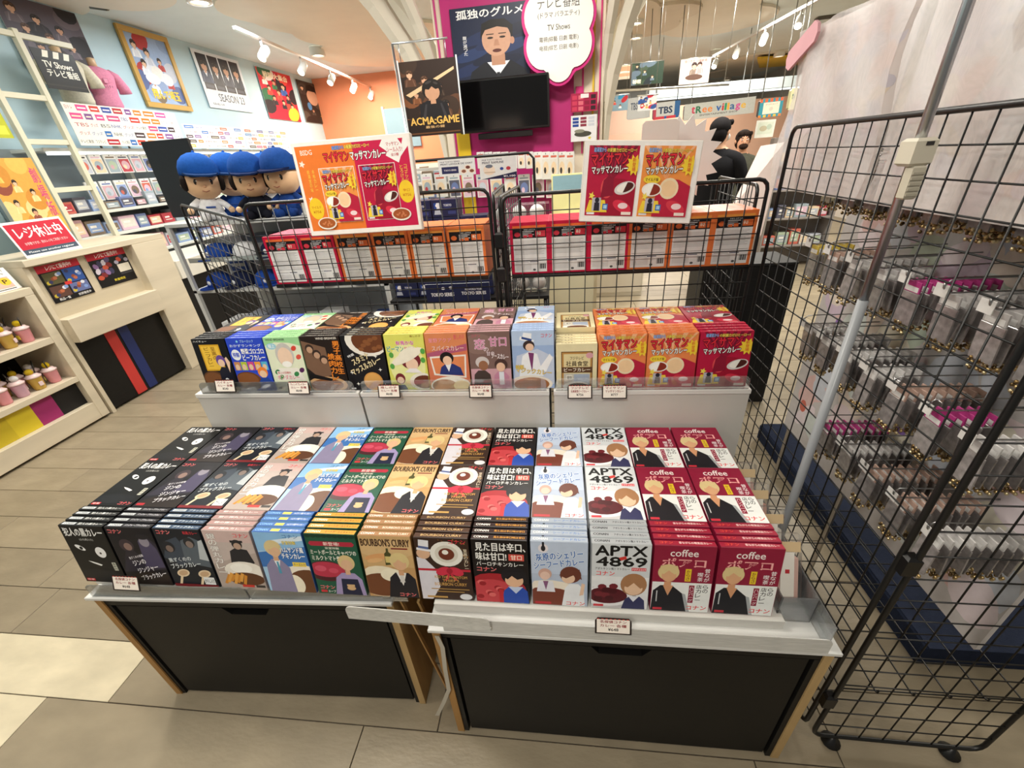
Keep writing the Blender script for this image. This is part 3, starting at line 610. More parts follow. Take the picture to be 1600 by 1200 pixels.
def masaman(bg, red):
    W, H = 100, 112
    a = Art(W, H); a.rect(0, 0, W, H, bg)
    if red:
        for k in range(9): a.poly([(50, 56), (k*14-8, 112), (k*14-1, 112)], '#7a1430')
    else:
        for k in range(5): a.poly([(50, 60), (k*24-2, 112), (k*24+8, 112)], '#f2b48a')
    a.text('給湯室から', 10, 102, 34, 109, '#8fb4e8', '#2a3a70', .06); a.text('の配膳力ゼロヒーロー!', 36, 102, 94, 108, '#f4dc5a', '#4a3a10', .06)
    a.text('マイサマン', 6, 82, 80, 101, '#d8283a', '#1a1014', .10, bold=.05, rot=3); a.text('の', 82, 84, 89, 90, '#d8283a', '#1a1014', .08); a.text('マッサマンカレー', 8, 69, 80, 81, '#fbfaf4', '#1a1014', .10, bold=.03, rot=3)
    a.star(92, 82, 17, 11, 10, '#f2cf3a'); a.text('新登場', 88, 72, 95, 94, '#d8502e', vert=True)
    if red: a.ell(66, 52, 7, 5, '#e8607a'); a.text('辛口', 55, 54, 68, 60, '#ffffff')
    else: a.ell(22, 60, 17, 7, '#f0cf3e'); a.text('マイルド味', 9, 57, 35, 63, '#2c1c10')
    # plain rounded shapes where the packet carries its figure
    c1, c2 = ('#a01230', '#d8304a') if red else ('#b8203e', '#d43a4c')
    a.poly([(30, 0), (34, 44), (52, 62), (76, 60), (100, 50), (100, 0)], c1); a.ell(58 if not red else 42, 46, 19 if not red else 13, 17, '#f0d9b4' if not red else '#d84a50', 20); a.ell(58 if not red else 42, 46, 15 if not red else 9, 13, '#f2cda0' if not red else '#7a2a3a', 20)
    if not red: a.ell(24, 44, 20, 11, '#f2ece2'); a.ell(24, 44, 17, 9, '#8a2e20', 16, 0, -100, 80); a.ell(24, 44, 17, 9, '#fbf8f0', 16, 0, 80, 260)
    if red: a.ell(78, 46, 21, 10, '#d9d4d2', 22, 14); a.ell(79, 47, 17, 7.5, '#4a1e18', 16, 14, -110, 70); a.ell(79, 47, 17, 7.5, '#f4f0e8', 16, 14, 70, 250); a.poly([(30, 30), (34, 58), (44, 66), (54, 62), (56, 34)], '#8a1230')
    a.poly([(2, 6), (8, 26), (40, 26), (46, 6)], '#f0cf3e'); a.rect(14, 8, 32, 30, '#b9b4c0'); a.poly([(18, 8), (19, 22), (29, 22), (30, 8)], '#2b2632'); a.ell(24, 26, 4.5, 4.5, '#2b2632'); a.rect(36, 10, 47, 20, '#3a6ab0'); a.rect(38, 12, 45, 18, '#a8d0ee')
    a.star(12, 33, 7, 3.2, 5, '#f4dc5a'); a.ell(76, 16, 20, 9, c2, rot=-20); a.ell(78, 17, 10, 5, '#f2d6d8'); a.rect(4, 2, 20, 6, '#eeeeee'); a.rect(76, 2, 96, 7, '#f2e2d8'); return a

# kind: (art, body colour, top edge colour, top edge text, text colour, short look)
K = {
 'B0': (d_black_eyes, '#0d0d0f', '#101012', '犯人の黒カレー', '#e9e9e6', 'black curry box printed with staring white eyes'),
 'B1': (d_dark_purple, '#15131b', '#17161c', 'ジンジャーブラックカレー', '#dedce4', 'dark purple curry box'),
 'B2': (d_dark_navy, '#161c26', '#2c4460', 'ブラックカレー', '#e4ecf2', 'dark navy curry box with two cream spoon shapes'),
 'B3': (d_silver_bullet, '#b9a9a4', '#a88480', '銀の弾丸カレー', '#f6efec', 'pinkish grey curry box with golden fries'),
 'B4': (d_blue_suit, '#2f5fa6', '#3a6cb2', 'ハムサンド風チキンカレー', '#f4f6fa', 'sky blue curry box with a lavender suit'),
 'B5': (d_green_pot, '#1d5540', '#d8962e', 'ミートボールとキャベツ', '#5a2a10', 'dark green stew box with a red soup bowl'),
 'B6': (d_tan, '#a87c50', '#a47a54', "BOURBON'S CURRY", '#f2e6d4', 'tan curry box with a printed bottle'),
 'B7': (d_brown_bow, '#38241b', '#4a3226', 'BOURBON CURRY', '#d8b47a', 'dark brown curry box with a red ribbon bow'),
 'B8': (d_sweet_hot, '#1a0e0e', '#2c1512', '見た目は辛口味は甘口', '#e8a23a', 'black and red curry box with big white lettering'),
 'B9': (d_pale_blue, '#a4aebe', '#a6b0be', 'シーフードカレー', '#3a70b8', 'pale blue curry box with slanted blue lettering'),
 'B10': (d_silver_letters, '#b4b8bc', '#a4a8ac', 'アポトキシン風トマトカレー', '#1c1c20', 'silver curry box with heavy black letters and digits'),
 'B11': (d_crimson, '#8e1838', '#981a34', '昔ながらの喫茶店カレー', '#f4d8d4', 'crimson and white curry box'),
 'U0': (d_gold_panel, '#111114', '#151518', 'ビーフカレー', '#e9e9e6', 'black curry box with a gold panel'),
 'U1': (d_blue_veg, '#2b49c8', '#3450c8', '野菜ゴロゴロビーフカレー', '#e3f2fb', 'royal blue curry box'),
 'U2': (d_pale_green, '#bfe2b4', '#a4dc9c', 'WIND BREAKER', '#22342a', 'pale green and cream curry box'),
 'U3': (d_black_orange, '#241a16', '#241a16', 'WIND BREAKER', '#d8d2c8', 'black curry box with orange vertical lettering'),
 'U4': (d_black_muscle, '#17161a', '#1c1a1c', 'マッスルカレー', '#e4d6a8', 'black curry box with an orange disc'),
 'U5': (d_lime, '#e4dc5c', '#ecd86a', 'ピーマン体操カレー', '#8a6a1a', 'lime yellow curry box'),
 'U6': (d_sunset, '#dd8a5c', '#e08c58', 'スパイスカレー', '#e05a6a', 'sunset orange curry box with a tilted photo'),
 'U7': (d_mauve, '#8c7068', '#c49aa0', '甘辛ソースカレー', '#8a3a52', 'mauve curry box with pink lettering'),
 'U8': (d_sky_hat, '#a4bade', '#aec2e4', 'マジックカレー', '#4a5a9a', 'pale sky blue curry box with a white top hat'),
 'U9': (d_cream, '#e6dab0', '#e9deb6', '社員食堂ビーフカレー', '#6a4a2c', 'cream curry box with a brown banded label'),
 'U10': (lambda: masaman('#e8854c', False), '#e57f45', '#ea8148', 'マッサマンカレー', '#a8202e', 'orange curry box with red hero lettering'),
 'U12': (lambda: masaman('#b8163e', True), '#b8163e', '#c0183e', 'マッサマンカレー', '#f2d2d6', 'raspberry red curry box with red hero lettering'),
}
BOX = {}
def box_meshes(kind, w, h, t):
    """Carton body, printed front and printed top edge of one kind at one size, shared by all its copies."""
    k = (kind, w, h, t)
    if k not in BOX:
        art, body, top, words, tc, look = K[kind]
        b = MB().box(-w/2, 0, 0, w/2, t, h, body, .0012).mesh('curry_box'); b.materials.append(MT['carton'])
        f = sheet(art(), w-.002, h-.002); f.v = [(x, y-.0002, z+.001) for x, y, z in f.v]; f = f.mesh('front_print'); f.materials.append(MT['print'])
        e = Art(100, 12); e.rect(0, 0, 100, 12, top)
        if kind in ('B8', 'B9', 'B10', 'B5', 'B6'):
            e.text('CONAN', 4, 3, 30, 9, '#141416' if kind == 'B10' else '#f4f2ec', bold=.04); e.text(words, 40, 3, 96, 9, tc, bold=.02)
        elif kind in ('B0', 'B1', 'B2'):
            e.rect(4, 2.5, 34, 9.5, '#cfd3d6'); e.text('CONAN', 8, 4, 30, 8, top, bold=.03); e.text(words, 40, 3, 96, 9.5, tc, bold=.03)
        elif kind == 'B4':
            e.text('CONAN', 4, 3, 30, 9, '#8fc4ee', bold=.03); e.rect(36, 2, 54, 10, '#e9d05a'); e.text(words, 60, 3, 96, 9, tc, bold=.02)
        elif kind == 'B11':
            e.text('コナン', 8, 4, 30, 10, '#e8543e', bold=.04); e.text(words, 40, 4, 94, 10, tc, bold=.02)
        else: e.text(words, 12, 3, 88, 9, tc, bold=.02)
        mm = MB(); e.into(mm, Matrix(((1, 0, 0, -w/2+.001), (0, 1, 0, .001), (0, 0, 1, h+.0002), (0, 0, 0, 1))), 5e-5, (w-.002)/100, (t-.002)/12)
        tm = mm.mesh('top_print'); tm.materials.append(MT['print'])
        BOX[k] = (b, f, tm)
    return BOX[k]
def curry(kind, w, h, t, loc, rot, label, group, front=True, top=True):
    b, f, tp = box_meshes(kind, w, h, t)
    o = put('curry_box', b, None, loc, rot); tag(o, label, 'curry box', group)
    if front: put('front_print', f, o)
    if top: put('top_print', tp, o)
    return o
# ------------------------------------------------------------------ display bins, risers and the curry boxes
def display_bin(label, x0, y0, x1, y1, ztop, depth, seed):
    """Black panelled display box with a recessed drawer front, a trapezoid grip hole, raw side edges and a white top."""
    L = math.hypot(x1-x0, y1-y0); rz = math.atan2(y1-y0, x1-x0)
    t = thing('display_bin', label, 'display box', (x0, y0, 0), (0, 0, rz))
    zt = ztop-.013
    c = MB(); c.box(.02, .03, 0, L-.02, depth, zt, '#131211', .001); c.box(0, .004, zt-.045, L, .03, zt, '#100f0e', .002)
    c.box(.02, .004, 0, .034, .03, zt-.045, '#151413'); c.box(L-.034, .004, 0, L-.02, .03, zt-.045, '#151413')
    c.build('carcass', MT['dark'], t)
    d0, d1, z1 = .042, L-.042, zt-.052; gx = L*.5; gw = .075
    poly = [(d0, .012), (d1, .012), (d1, z1), (gx+gw, z1), (gx+gw*.72, z1-.03), (gx-gw*.72, z1-.03), (gx-gw, z1), (d0, z1)]
    M = Matrix(((1, 0, 0, 0), (0, 0, -1, 0), (0, 1, 0, 0), (0, 0, 0, 1)))
    MB().prism(poly, -.024, -.008, '#0e0d0c', M).build('drawer_front', MT['dark'], t)
    MB().box(gx-gw, .025, z1-.034, gx+gw, .0295, z1+.002, '#040404').build('grip_recess', MT['paint'], t)
    tag(MB().box(-.001, .0, 0, .02, depth, zt, '#a9814f', .001).build('side_panel', MT['rawwood'], t), 'raw tan wooden edge')
    MB().box(L-.02, .0, 0, L+.001, depth, zt, '#b79a6c', .001).build('side_panel', MT['rawwood'], t)
    MB().box(-.004, -.012, zt, L+.004, depth, ztop, '#dcdcda', .002).build('white_top', MT['laminate'], t)
    return t, L, rz
BL, L1, R1 = display_bin('black display box at left with white top and tan edge', -1.389, .637, -.47, .668, .572, .50, 1)
BRt, L2, R2 = display_bin('black display box at right, nearer and holding the crimson curry boxes', -.34, .601, .63, .603, .578, .54, 2)
# inner plinths that lift the lying boxes
PL = []
for x0, x1, lb in ((-1.40, -.46, 'white inner plinth under the lying boxes of the left display box'), (-.40, .52, 'white inner plinth under the lying boxes of the right display box')):
    o = tag(MB().box(x0+.02, .775, .58, x1-.004, 1.145, .736, '#d4d2cd', .003).build('inner_plinth', MT['laminate']), lb, 'plinth'); PL.append(o)
for x0, x1, lb in ((-1.385, -.47, 'white front ledge under the upright boxes of the left display box'), (-.335, .525, 'white front ledge under the upright boxes of the right display box')):
    tag(MB().box(x0, .665 if x0 < -1 else .64, .5795, x1, .772, .612, '#d4d2cd', .002).build('inner_ledge', MT['laminate']), lb, 'plinth')
# loose tan edge strips and peeled white tape in the gap between the bins
for i, (xa, xb, c, lb) in enumerate(((-.455, -.450, '#b08a58', 'thin tan edge strip in the gap, against the left display box'), (-.405, -.398, '#b5925f', 'thin tan edge strip standing in the middle of the gap'))):
    tag(MB().add([(xa, .68, .55), (xb, .68, .55), (xb+.06, .70, 0.001), (xa+.06, .70, 0.001), (xa, .69, .55), (xb, .69, .55), (xb+.06, .71, 0.001), (xa+.06, .71, 0.001)],
        [(0,1,2,3),(7,6,5,4),(1,5,6,2),(0,3,7,4),(0,4,5,1),(3,2,6,7)], c).build('edge_strip', MT['rawwood']), lb, 'edge strip')
pts = [at(px, py, 'y', .592) for px, py in ((679, 994), (688, 1012), (692, 1045), (698, 1078), (690, 1098), (680, 1118))]
tape = MB()
for i in range(len(pts)-1):
    a, b = pts[i], pts[i+1]; dx = Vector((.012, 0, 0)); dy = Vector((0, .0012, 0))
    tape.add([a, a+dx, b+dx, b, a+dy, a+dx+dy, b+dx+dy, b+dy], [(0,1,2,3),(7,6,5,4),(1,5,6,2),(0,3,7,4)], '#b9b3a6')
tag(tape.build('peeled_tape', MT['paper']), 'strip of peeled white edging hanging beside the right display box', 'tape')

# white and acrylic front fences on the bins
def fence(name, label, x0, x1, y, z, h, mat, col, lip=.03, rz=0, n=5, cat='acrylic fence'):
    """L-shaped shelf fence: flat foot plus an upright with rounded corners."""
    t = thing(name, label, cat, (x0, y, z), (0, 0, rz)); L = x1-x0; r = min(.018, h*.4)
    P = [(0, 0), (L, 0)]
    for k in range(n+1): a = PI/2*k/n; P.append((L-r+r*math.cos(a), h-r+r*math.sin(a)))
    for k in range(n+1): a = PI/2+PI/2*k/n; P.append((r+r*math.cos(a), h-r+r*math.sin(a)))
    M = Matrix(((1, 0, 0, 0), (0, 0, -1, 0), (0, 1, 0, 0), (0, 0, 0, 1)))
    MB().prism(P, 0, .0025, col, M).build('upright', mat, t)
    MB().box(0, .0002, 0, L, lip, .002, col).build('foot', mat, t)
    return t
fence('shelf_fence', 'clear acrylic fence along the front edge of the left display box', -1.37, -.88, .634, .573, .05, MT['acrylic'], '#e6ecec', .02, R1)
fence('shelf_fence', 'clear acrylic fence before the green and tan curry boxes', -.875, -.42, .652, .573, .05, MT['acrylic'], '#e6ecec', .012, R1)
fence('shelf_fence', 'frosted white fence along the front edge of the right display box', -.30, .60, .592, .579, .052, MT['frost'], '#efefec', .03, 0.0)
fence('shelf_fence', 'loose frosted fence piece bridging the gap between both display boxes', -.545, -.175, .590, .612, .05, MT['frost'], '#f2f2ee', .006, -.03)
ft = tag(MB().box(.60, .60, .579, .603, .98, .66, '#dfe6e8', .001).build('side_fence', MT['acrylic']), 'clear acrylic side fence beside the crimson boxes', 'acrylic fence')

def price_card(label, px, py, plane, lines, w=.062, h=.04, tilt=-.35):
    p = at(px, py, 'y', plane)
    t = thing('price_card', label, 'price tag', p, (tilt, 0, 0))
    MB().prism([(-w/2, 0), (w/2, 0), (w/2, h*.8), (w/2-.006, h), (-w/2+.006, h), (-w/2, h*.8)], 0, .0012, '#2a1f1c', Matrix(((1,0,0,0),(0,0,-1,0),(0,1,0,-h/2),(0,0,0,1)))).build('card', MT['paper'], t)
    a = Art(100, 64); a.rect(5, 5, 95, 58, '#efe6dc'); n = len(lines)
    for k in range(8): a.rect(6+k*11.5, 58, 12+k*11.5, 61, '#c8453a')
    for i, s in enumerate(lines): a.text(s, 14 if i < n-1 else 36, 50-(i+1)*46/n+9, 86 if i < n-1 else 64, 50-i*46/n+5, '#8a1c22' if i < n-1 else '#222222', bold=.03)
    f = sheet(a, w, h, 4e-5); f.v = [(x, y-.0014, z-h/2) for x, y, z in f.v]; f.build('print', MT['print'], t)
price_card('price tag on the left display box below the black curry boxes', 197, 911, .626, ('名探偵コナン', 'カレー 各種', '¥648'), .085, .046)
price_card('price tag on the frosted fence of the right display box', 958, 978, .588, ('名探偵コナン', 'カレー 各種', '¥648'), .084, .042)

# lower tier: thirteen columns, each with upright boxes in front and two flat piles behind
LOW = ['B0', 'B1', 'B2', 'B3', 'B4', 'B5', 'B6', 'B7', 'B8', 'B9', 'B10', 'B11', 'B11']
PITCH_L = 1.885/13; X0 = -1.385
W_, H_, T_ = .1415, .201, .0165
ORD = ('front', 'second', 'third', 'fourth', 'fifth')
for i, k in enumerate(LOW):
    cx = X0+PITCH_L*(i+.5); look = K[k][5]
    if i >= 11: look += (' beside the silver ones', ' of the rightmost column')[i-11]
    lean = -.15; n = 4; bz = .612
    yf = .650
    dip = (.0, .004, -.002, .003)
    for j in range(n):
        y = yf+j*(T_+.0025)/math.cos(lean); zz = bz+.003
        lb = f'{look}, upright at the front' if j == 0 else f'{look}, {ORD[j]} upright one'
        curry(k, W_-.004, H_, T_, (cx+rnd.uniform(-.001, .001), y, zz), (lean, 0, rnd.uniform(-.006, .006)), lb, 'upright curry boxes on the lower tier', top=True)
    for r in range(2):
        ya = .760+r*.2005
        for q in range(4):
            z = .7375+q*(T_+.0008)
            top = q == 3
            lb = f'{look}, top of the {("middle", "back")[r]} pile' if top else f'{look}, {("lowest", "second lowest", "under the top")[q]} of the {("middle", "back")[r]} pile'
            jx = rnd.uniform(-.0012, .0012)
            curry(k, W_-.001, H_-.001, T_, (cx+jx, ya, z+T_), (-PI/2, 0, 0), lb, 'curry boxes lying in piles on the lower tier', front=top, top=False)

# risers of the upper tier
for x0, x1, lb in ((-1.312, -.690, 'white riser box at left of the upper tier'), (-.684, -.036, 'white riser box in the middle of the upper tier'), (-.022, .585, 'white riser box at right of the upper tier')):
    t = thing('riser_box', lb, 'display box', ((x0+x1)/2, 1.168, 0)); w = (x1-x0)/2
    MB().box(-w+.001, .004, 0, w-.001, .325, .926, '#cfccc6', .002).build('body', MT['laminate'], t)
    MB().box(-w, 0, .926, w, .325, .944, '#e2e0dc', .002).build('top_board', MT['laminate'], t)
fence('shelf_fence', 'clear acrylic fence along the front of the upper left riser', -1.28, -.70, 1.171, .9445, .045, MT['acrylic'], '#e6ecec', .004)
fence('shelf_fence', 'clear acrylic fence along the front of the upper middle riser', -.675, -.045, 1.171, .9445, .045, MT['acrylic'], '#e6ecec', .004)
fence('shelf_fence', 'clear acrylic fence along the front of the upper right riser', -.015, .575, 1.171, .9445, .045, MT['acrylic'], '#e6ecec', .004)
UP = [('U0', 298, 351), ('U1', 352, 410), ('U2', 411, 468), ('U3', 469, 531), ('U4', 532, 598), ('U5', 600, 663), ('U6', 664, 730), ('U7', 731, 797), ('U8', 799, 866),
      ('U9', 868, 934), ('U10', 935, 1011), ('U10', 1012, 1091), ('U12', 1092, 1175)]
for i, (k, pa, pb) in enumerate(UP):
    small = k in ('U9',); mas = k in ('U10', 'U12')
    h = .150 if small else (.178 if mas else .196); t = .019 if (small or mas) else .0165
    yt = 1.215
    xa, xb = at(pa, 525, 'y', yt).x, at(pb, 525, 'y', yt).x
    w = xb-xa-.002; cx = (xa+xb)/2; look = K[k][5]
    if k == 'U10': look = look.replace('orange', 'orange left-column' if i == 10 else 'orange middle-column')
    lean = -.12
    n = 4
    for j in range(n):
        lb = f'{look}, upright at the front' if j == 0 else f'{look}, {ORD[j]} upright one'
        curry(k, w, h, t, (cx+rnd.uniform(-.0008, .0008), 1.184+j*(t+.0022), .9455+j*.0), (lean, 0, rnd.uniform(-.006, .006)), lb, 'upright curry boxes on the upper tier')
    y0 = 1.184+n*(t+.0022)+.026
    hp = .194 if not mas else .178
    for q in range(5):
        z = (1.128 if not (small or mas) else 1.112)-(4-q)*(t+.0008)-t
        top = q == 4
        lb = f'{look}, top of the pile behind' if top else f'{look}, {("lowest", "second lowest", "middle", "second highest")[q]} of the pile behind'
        hh = hp if not small else .150
        curry(k, w, hh, t, (cx, y0, z+t), (-PI/2, 0, 0), lb, 'curry boxes lying in piles on the upper tier', front=top, top=False)
MB_ = None
UPL = tag(MB().box(-1.27, 1.30, .9445, .56, 1.488, 1.014, '#d4d2cd', .003).build('inner_plinth', MT['laminate']), 'white inner plinth under the piles of the upper tier', 'plinth')
for px, py, lines, what in ((352, 603, ('ハイキュー', 'カレー 各種', '¥540'), 'below the black and gold boxes'), (467, 606, ('ウィンドブレイカー', 'カレー 各種', '¥648'), 'below the pale green boxes'),
                      (608, 611, ('推しの子', 'カレー 各種', '¥648'), 'below the lime yellow boxes'), (751, 611, ('名探偵コナン', 'カレー 各種', '¥648'), 'below the mauve boxes'),
                      (906, 612, ('フジテレビ', '社員食堂ビーフカレー', '¥756'), 'below the cream boxes'), (960, 612, ('マイサマン', 'マッサマンカレー', '¥777'), 'below the orange boxes')):
    price_card('black edged price tag on the upper tier '+what, px, py, 1.158, lines, .078, .046, -.3)
# ------------------------------------------------------------------ wire grid panels
def grid_panel(label, p0, p1, z0, z1, nx, nz, r=.0019, fr=.0062, rail=True, cat='wire grid', tilt=None):
    """Upright wire mesh panel between two floor points: round tube frame and single wires, each wire a part."""
    a, b = Vector((p0[0], p0[1], 0)), Vector((p1[0], p1[1], 0)); L = (b-a).length
    t = thing('wire_grid', label, cat, (a.x, a.y, 0), (0, 0, math.atan2(b.y-a.y, b.x-a.x)))
    c = .03; P = []
    for (cx, cz, s) in ((L-c, z0+c, -90), (L-c, z1-c, 0), (c, z1-c, 90), (c, z0+c, 180)):
        for k in range(4):
            q = R(s+30*k); P.append((cx+c*math.cos(q), 0, cz+c*math.sin(q)))
    if tilt: P = [(x, y, z+tilt*x/L) for x, y, z in P]
    MB().tube(P, fr, '#0c0c0d', 8, closed=True).build('frame', MT['black'], t)
    vw = MB().tube([(0, 0, z0), (0, 0, z1)], r, '#0b0b0c', 6).mesh('wire'); hw = MB().tube([(0, -.0036, 0), (L, -.0036, 0)], r, '#0b0b0c', 6).mesh('wire')
    for m_ in (vw, hw): m_.materials.append(MT['black'])
    for i in range(1, nx): put('wire', vw, t, (L*i/nx, 0, (tilt or 0)*i/nx))
    for j in range(1, nz):
        o = put('wire', hw, t, (0, 0, z0+(z1-z0)*j/nz))
        if tilt: o.rotation_euler = (0, -math.atan2(tilt, L), 0)
    return t
GX = .722
grid_panel('tall black wire grid running away from the camera beside the keychain display', (GX, .672), (GX, 1.575), .06, 1.64, 17, 28)
GN = grid_panel('black wire grid facing the camera at the near right corner', (.742, .657), (1.19, .652), .035, 1.64, 7, 22)
GL = grid_panel('black wire grid at left behind the curry tiers', (-1.135, 1.518), (-.232, 1.508), .10, 1.53, 16, 26)
grid_panel('black wire grid at right behind the curry tiers', (-.188, 1.508), (.655, 1.508), .10, 1.505, 15, 26)
grid_panel('black wire grid standing edge-on between the two rear grids, left one', (-.222, 1.53), (-.245, 2.05), .10, 1.51, 9, 26)
grid_panel('black wire grid standing edge-on between the two rear grids, right one', (-.200, 1.53), (-.175, 2.05), .10, 1.50, 9, 26)
grid_panel('black wire grid slanting away at the far left of the rear grids', (-1.83, 2.02), (-1.16, 1.545), .10, 1.52, 12, 26, tilt=-.05)
grid_panel('black wire grid behind the right rear pack row', (.665, 1.60), (.70, 2.1), .10, 1.48, 9, 24)
def clip(label, x, y, z, w=.03):
    t = tag(MB().box(-w/2, -.014, -.028, w/2, .014, .028, '#0a0a0b', .006).build('grid_clip', MT['plastic'], None, (x, y, z)), label, 'grid clip')
    return t
clip('black joining clip halfway up the near corner of the grids', GX+.012, .663, .80)
clip('black joining clip low on the near corner of the grids', GX+.012, .663, .23)
clip('black joining clip at the top between the two rear grids', -.21, 1.517, 1.36)
clip('black joining clip between the two rear grids near the packs', -.21, 1.517, 1.24)
# wire shelf lying low between the near grids
def wire_shelf(label, x0, x1, y0, y1, z, nx, ny):
    t = thing('wire_shelf', label, 'wire shelf', (x0, y0, z))
    W, D = x1-x0, y1-y0
    lw = MB().tube([(0, .0, .018), (0, .0, .003), (0, .006, 0), (0, D, 0)], .0022, '#0b0b0c', 6).mesh('wire'); cw = MB().tube([(0, 0, -.004), (W, 0, -.004)], .0022, '#0b0b0c', 6).mesh('wire')
    for m_ in (lw, cw): m_.materials.append(MT['black'])
    for i in range(nx+1): put('wire', lw, t, (W*i/nx, 0, 0))
    for j in range(ny+1): put('wire', cw, t, (0, .01+(D-.012)*j/ny, 0))
wire_shelf('low black wire shelf between the near grids, above the navy plinth', .80, 1.27, .70, 1.50, .20, 5, 9)
# feet of the near grid
for x in (.06, .38): MB().lathe([(.024, 0), (.026, .006), (.012, .014), (.008, .03)], '#101011', 14).build('foot', MT['plastic'], GN, (x, 0, .0005))

# ------------------------------------------------------------------ packs on the shelf behind the rear grids
def pack_art(c, band, acc):
    a = Art(100, 135); a.rect(0, 0, 100, 135, c); a.rect(6, 6, 94, 96, '#e9e7e6'); a.rect(6, 96, 94, 122, '#1d1416'); a.rect(6, 122, 94, 128, band)
    a.text('お召し上がり方', 36, 116, 66, 120, '#f2f2f2'); a.ell(18, 106, 8, 6, acc); 
    for k in range(4): a.rect(32, 112-k*4, 62-(k % 2)*6, 114-k*4, '#c9c6c6')
    a.rect(34, 98, 44, 104, acc); a.rect(47, 98, 58, 106, acc); a.rect(66, 99, 92, 114, acc); a.text('辛さ', 69, 103, 80, 112, '#fff3e0', bold=.03)
    for k in range(11): a.rect(10, 88-k*3.4, 88-(k*7) % 14, 89.2-k*3.4, '#bdbab8')
    a.rect(8, 66, 92, 67.5, '#8f8c8a'); a.rect(8, 42, 92, 43.5, '#a6a3a1'); a.rect(48, 33, 72, 35, '#2b2b52'); a.rect(10, 33, 46, 34.4, '#8f8c8a')
    for k in range(5): a.rect(10, 27-k*3.4, 52, 28-k*3.4, '#b4b1af')
    for k in range(9): a.rect(74+k*1.9, 14, 74.9+k*1.9+(k % 3)*.5, 28, '#333333')
    a.ell(60, 12, 4, 3, '#555555'); return a
PKM = {}
def pack(kind, x, y, z, w, first, label):
    c, band, acc = {'r': ('#c8173f', '#f0703a', '#d63a4a'), 'o': ('#ea7c40', '#f2a04a', '#e2703a')}[kind]
    if kind not in PKM:
        b = MB().box(-w/2, 0, 0, w/2, .0185, .183, c, .0015).mesh('curry_packet'); b.materials.append(MT['carton'])
        f = sheet(pack_art(c, band, acc), w-.004, .179); f.v = [(a, b_-.0002, q+.002) for a, b_, q in f.v]; f = f.mesh('back_print'); f.materials.append(MT['print'])
        s = sheet(Art(20, 135).rect(0, 0, 20, 135, c).text('マッサマンカレー', 5, 14, 15, 122, '#f6d9d0', bold=.03, vert=True), .017, .179).mesh('side_print')
        s.materials.append(MT['print']); PKM[kind] = (b, f, s)
    b, f, s = PKM[kind]
    o = put('curry_packet', b, None, (x, y, z), (0, 0, rnd.uniform(-.004, .004))); tag(o, label, 'curry box', 'curry boxes in rows behind the rear grids')
    if first:
        put('back_print', f, o); put('side_print', s, o, (-w/2-.0003, .00925, .002), (0, 0, -PI/2))
for side, x0, x1, seq in (('left', -1.115, -.262, 'rroooo'), ('right', -.172, .655, 'rrrooo')):
    n = len(seq); p = (x1-x0)/n
    sh = thing('shelf_board', f'black wire-hung shelf board carrying the {side} row of curry boxes', 'shelf', ((x0+x1)/2, 1.53, 1.222))
    MB().box(-(x1-x0)/2, 0, 0, (x1-x0)/2, .20, .008, '#17120f', .001).build('board', MT['dark'], sh); MB().box(-(x1-x0)/2, -.006, 0, (x1-x0)/2, -.0005, .014, '#0c0c0c').build('front_rail', MT['black'], sh)
    for i, k in enumerate(seq):
        for j in range(9):
            nm = {'r': 'raspberry red', 'o': 'orange'}[k]; od = ('leftmost', 'second', 'third', 'fourth', 'fifth', 'rightmost')[i]
            pack(k, x0+p*(i+.5), 1.532+j*.0205, 1.2315, p-.004, j == 0, f'{nm} curry box seen from behind, {od} of the {side} row' if j == 0 else
                 f'{nm} curry box, {("second", "third", "fourth", "fifth", "sixth", "seventh", "eighth", "last")[j-1]} from the grid in the {od} file of the {side} row')

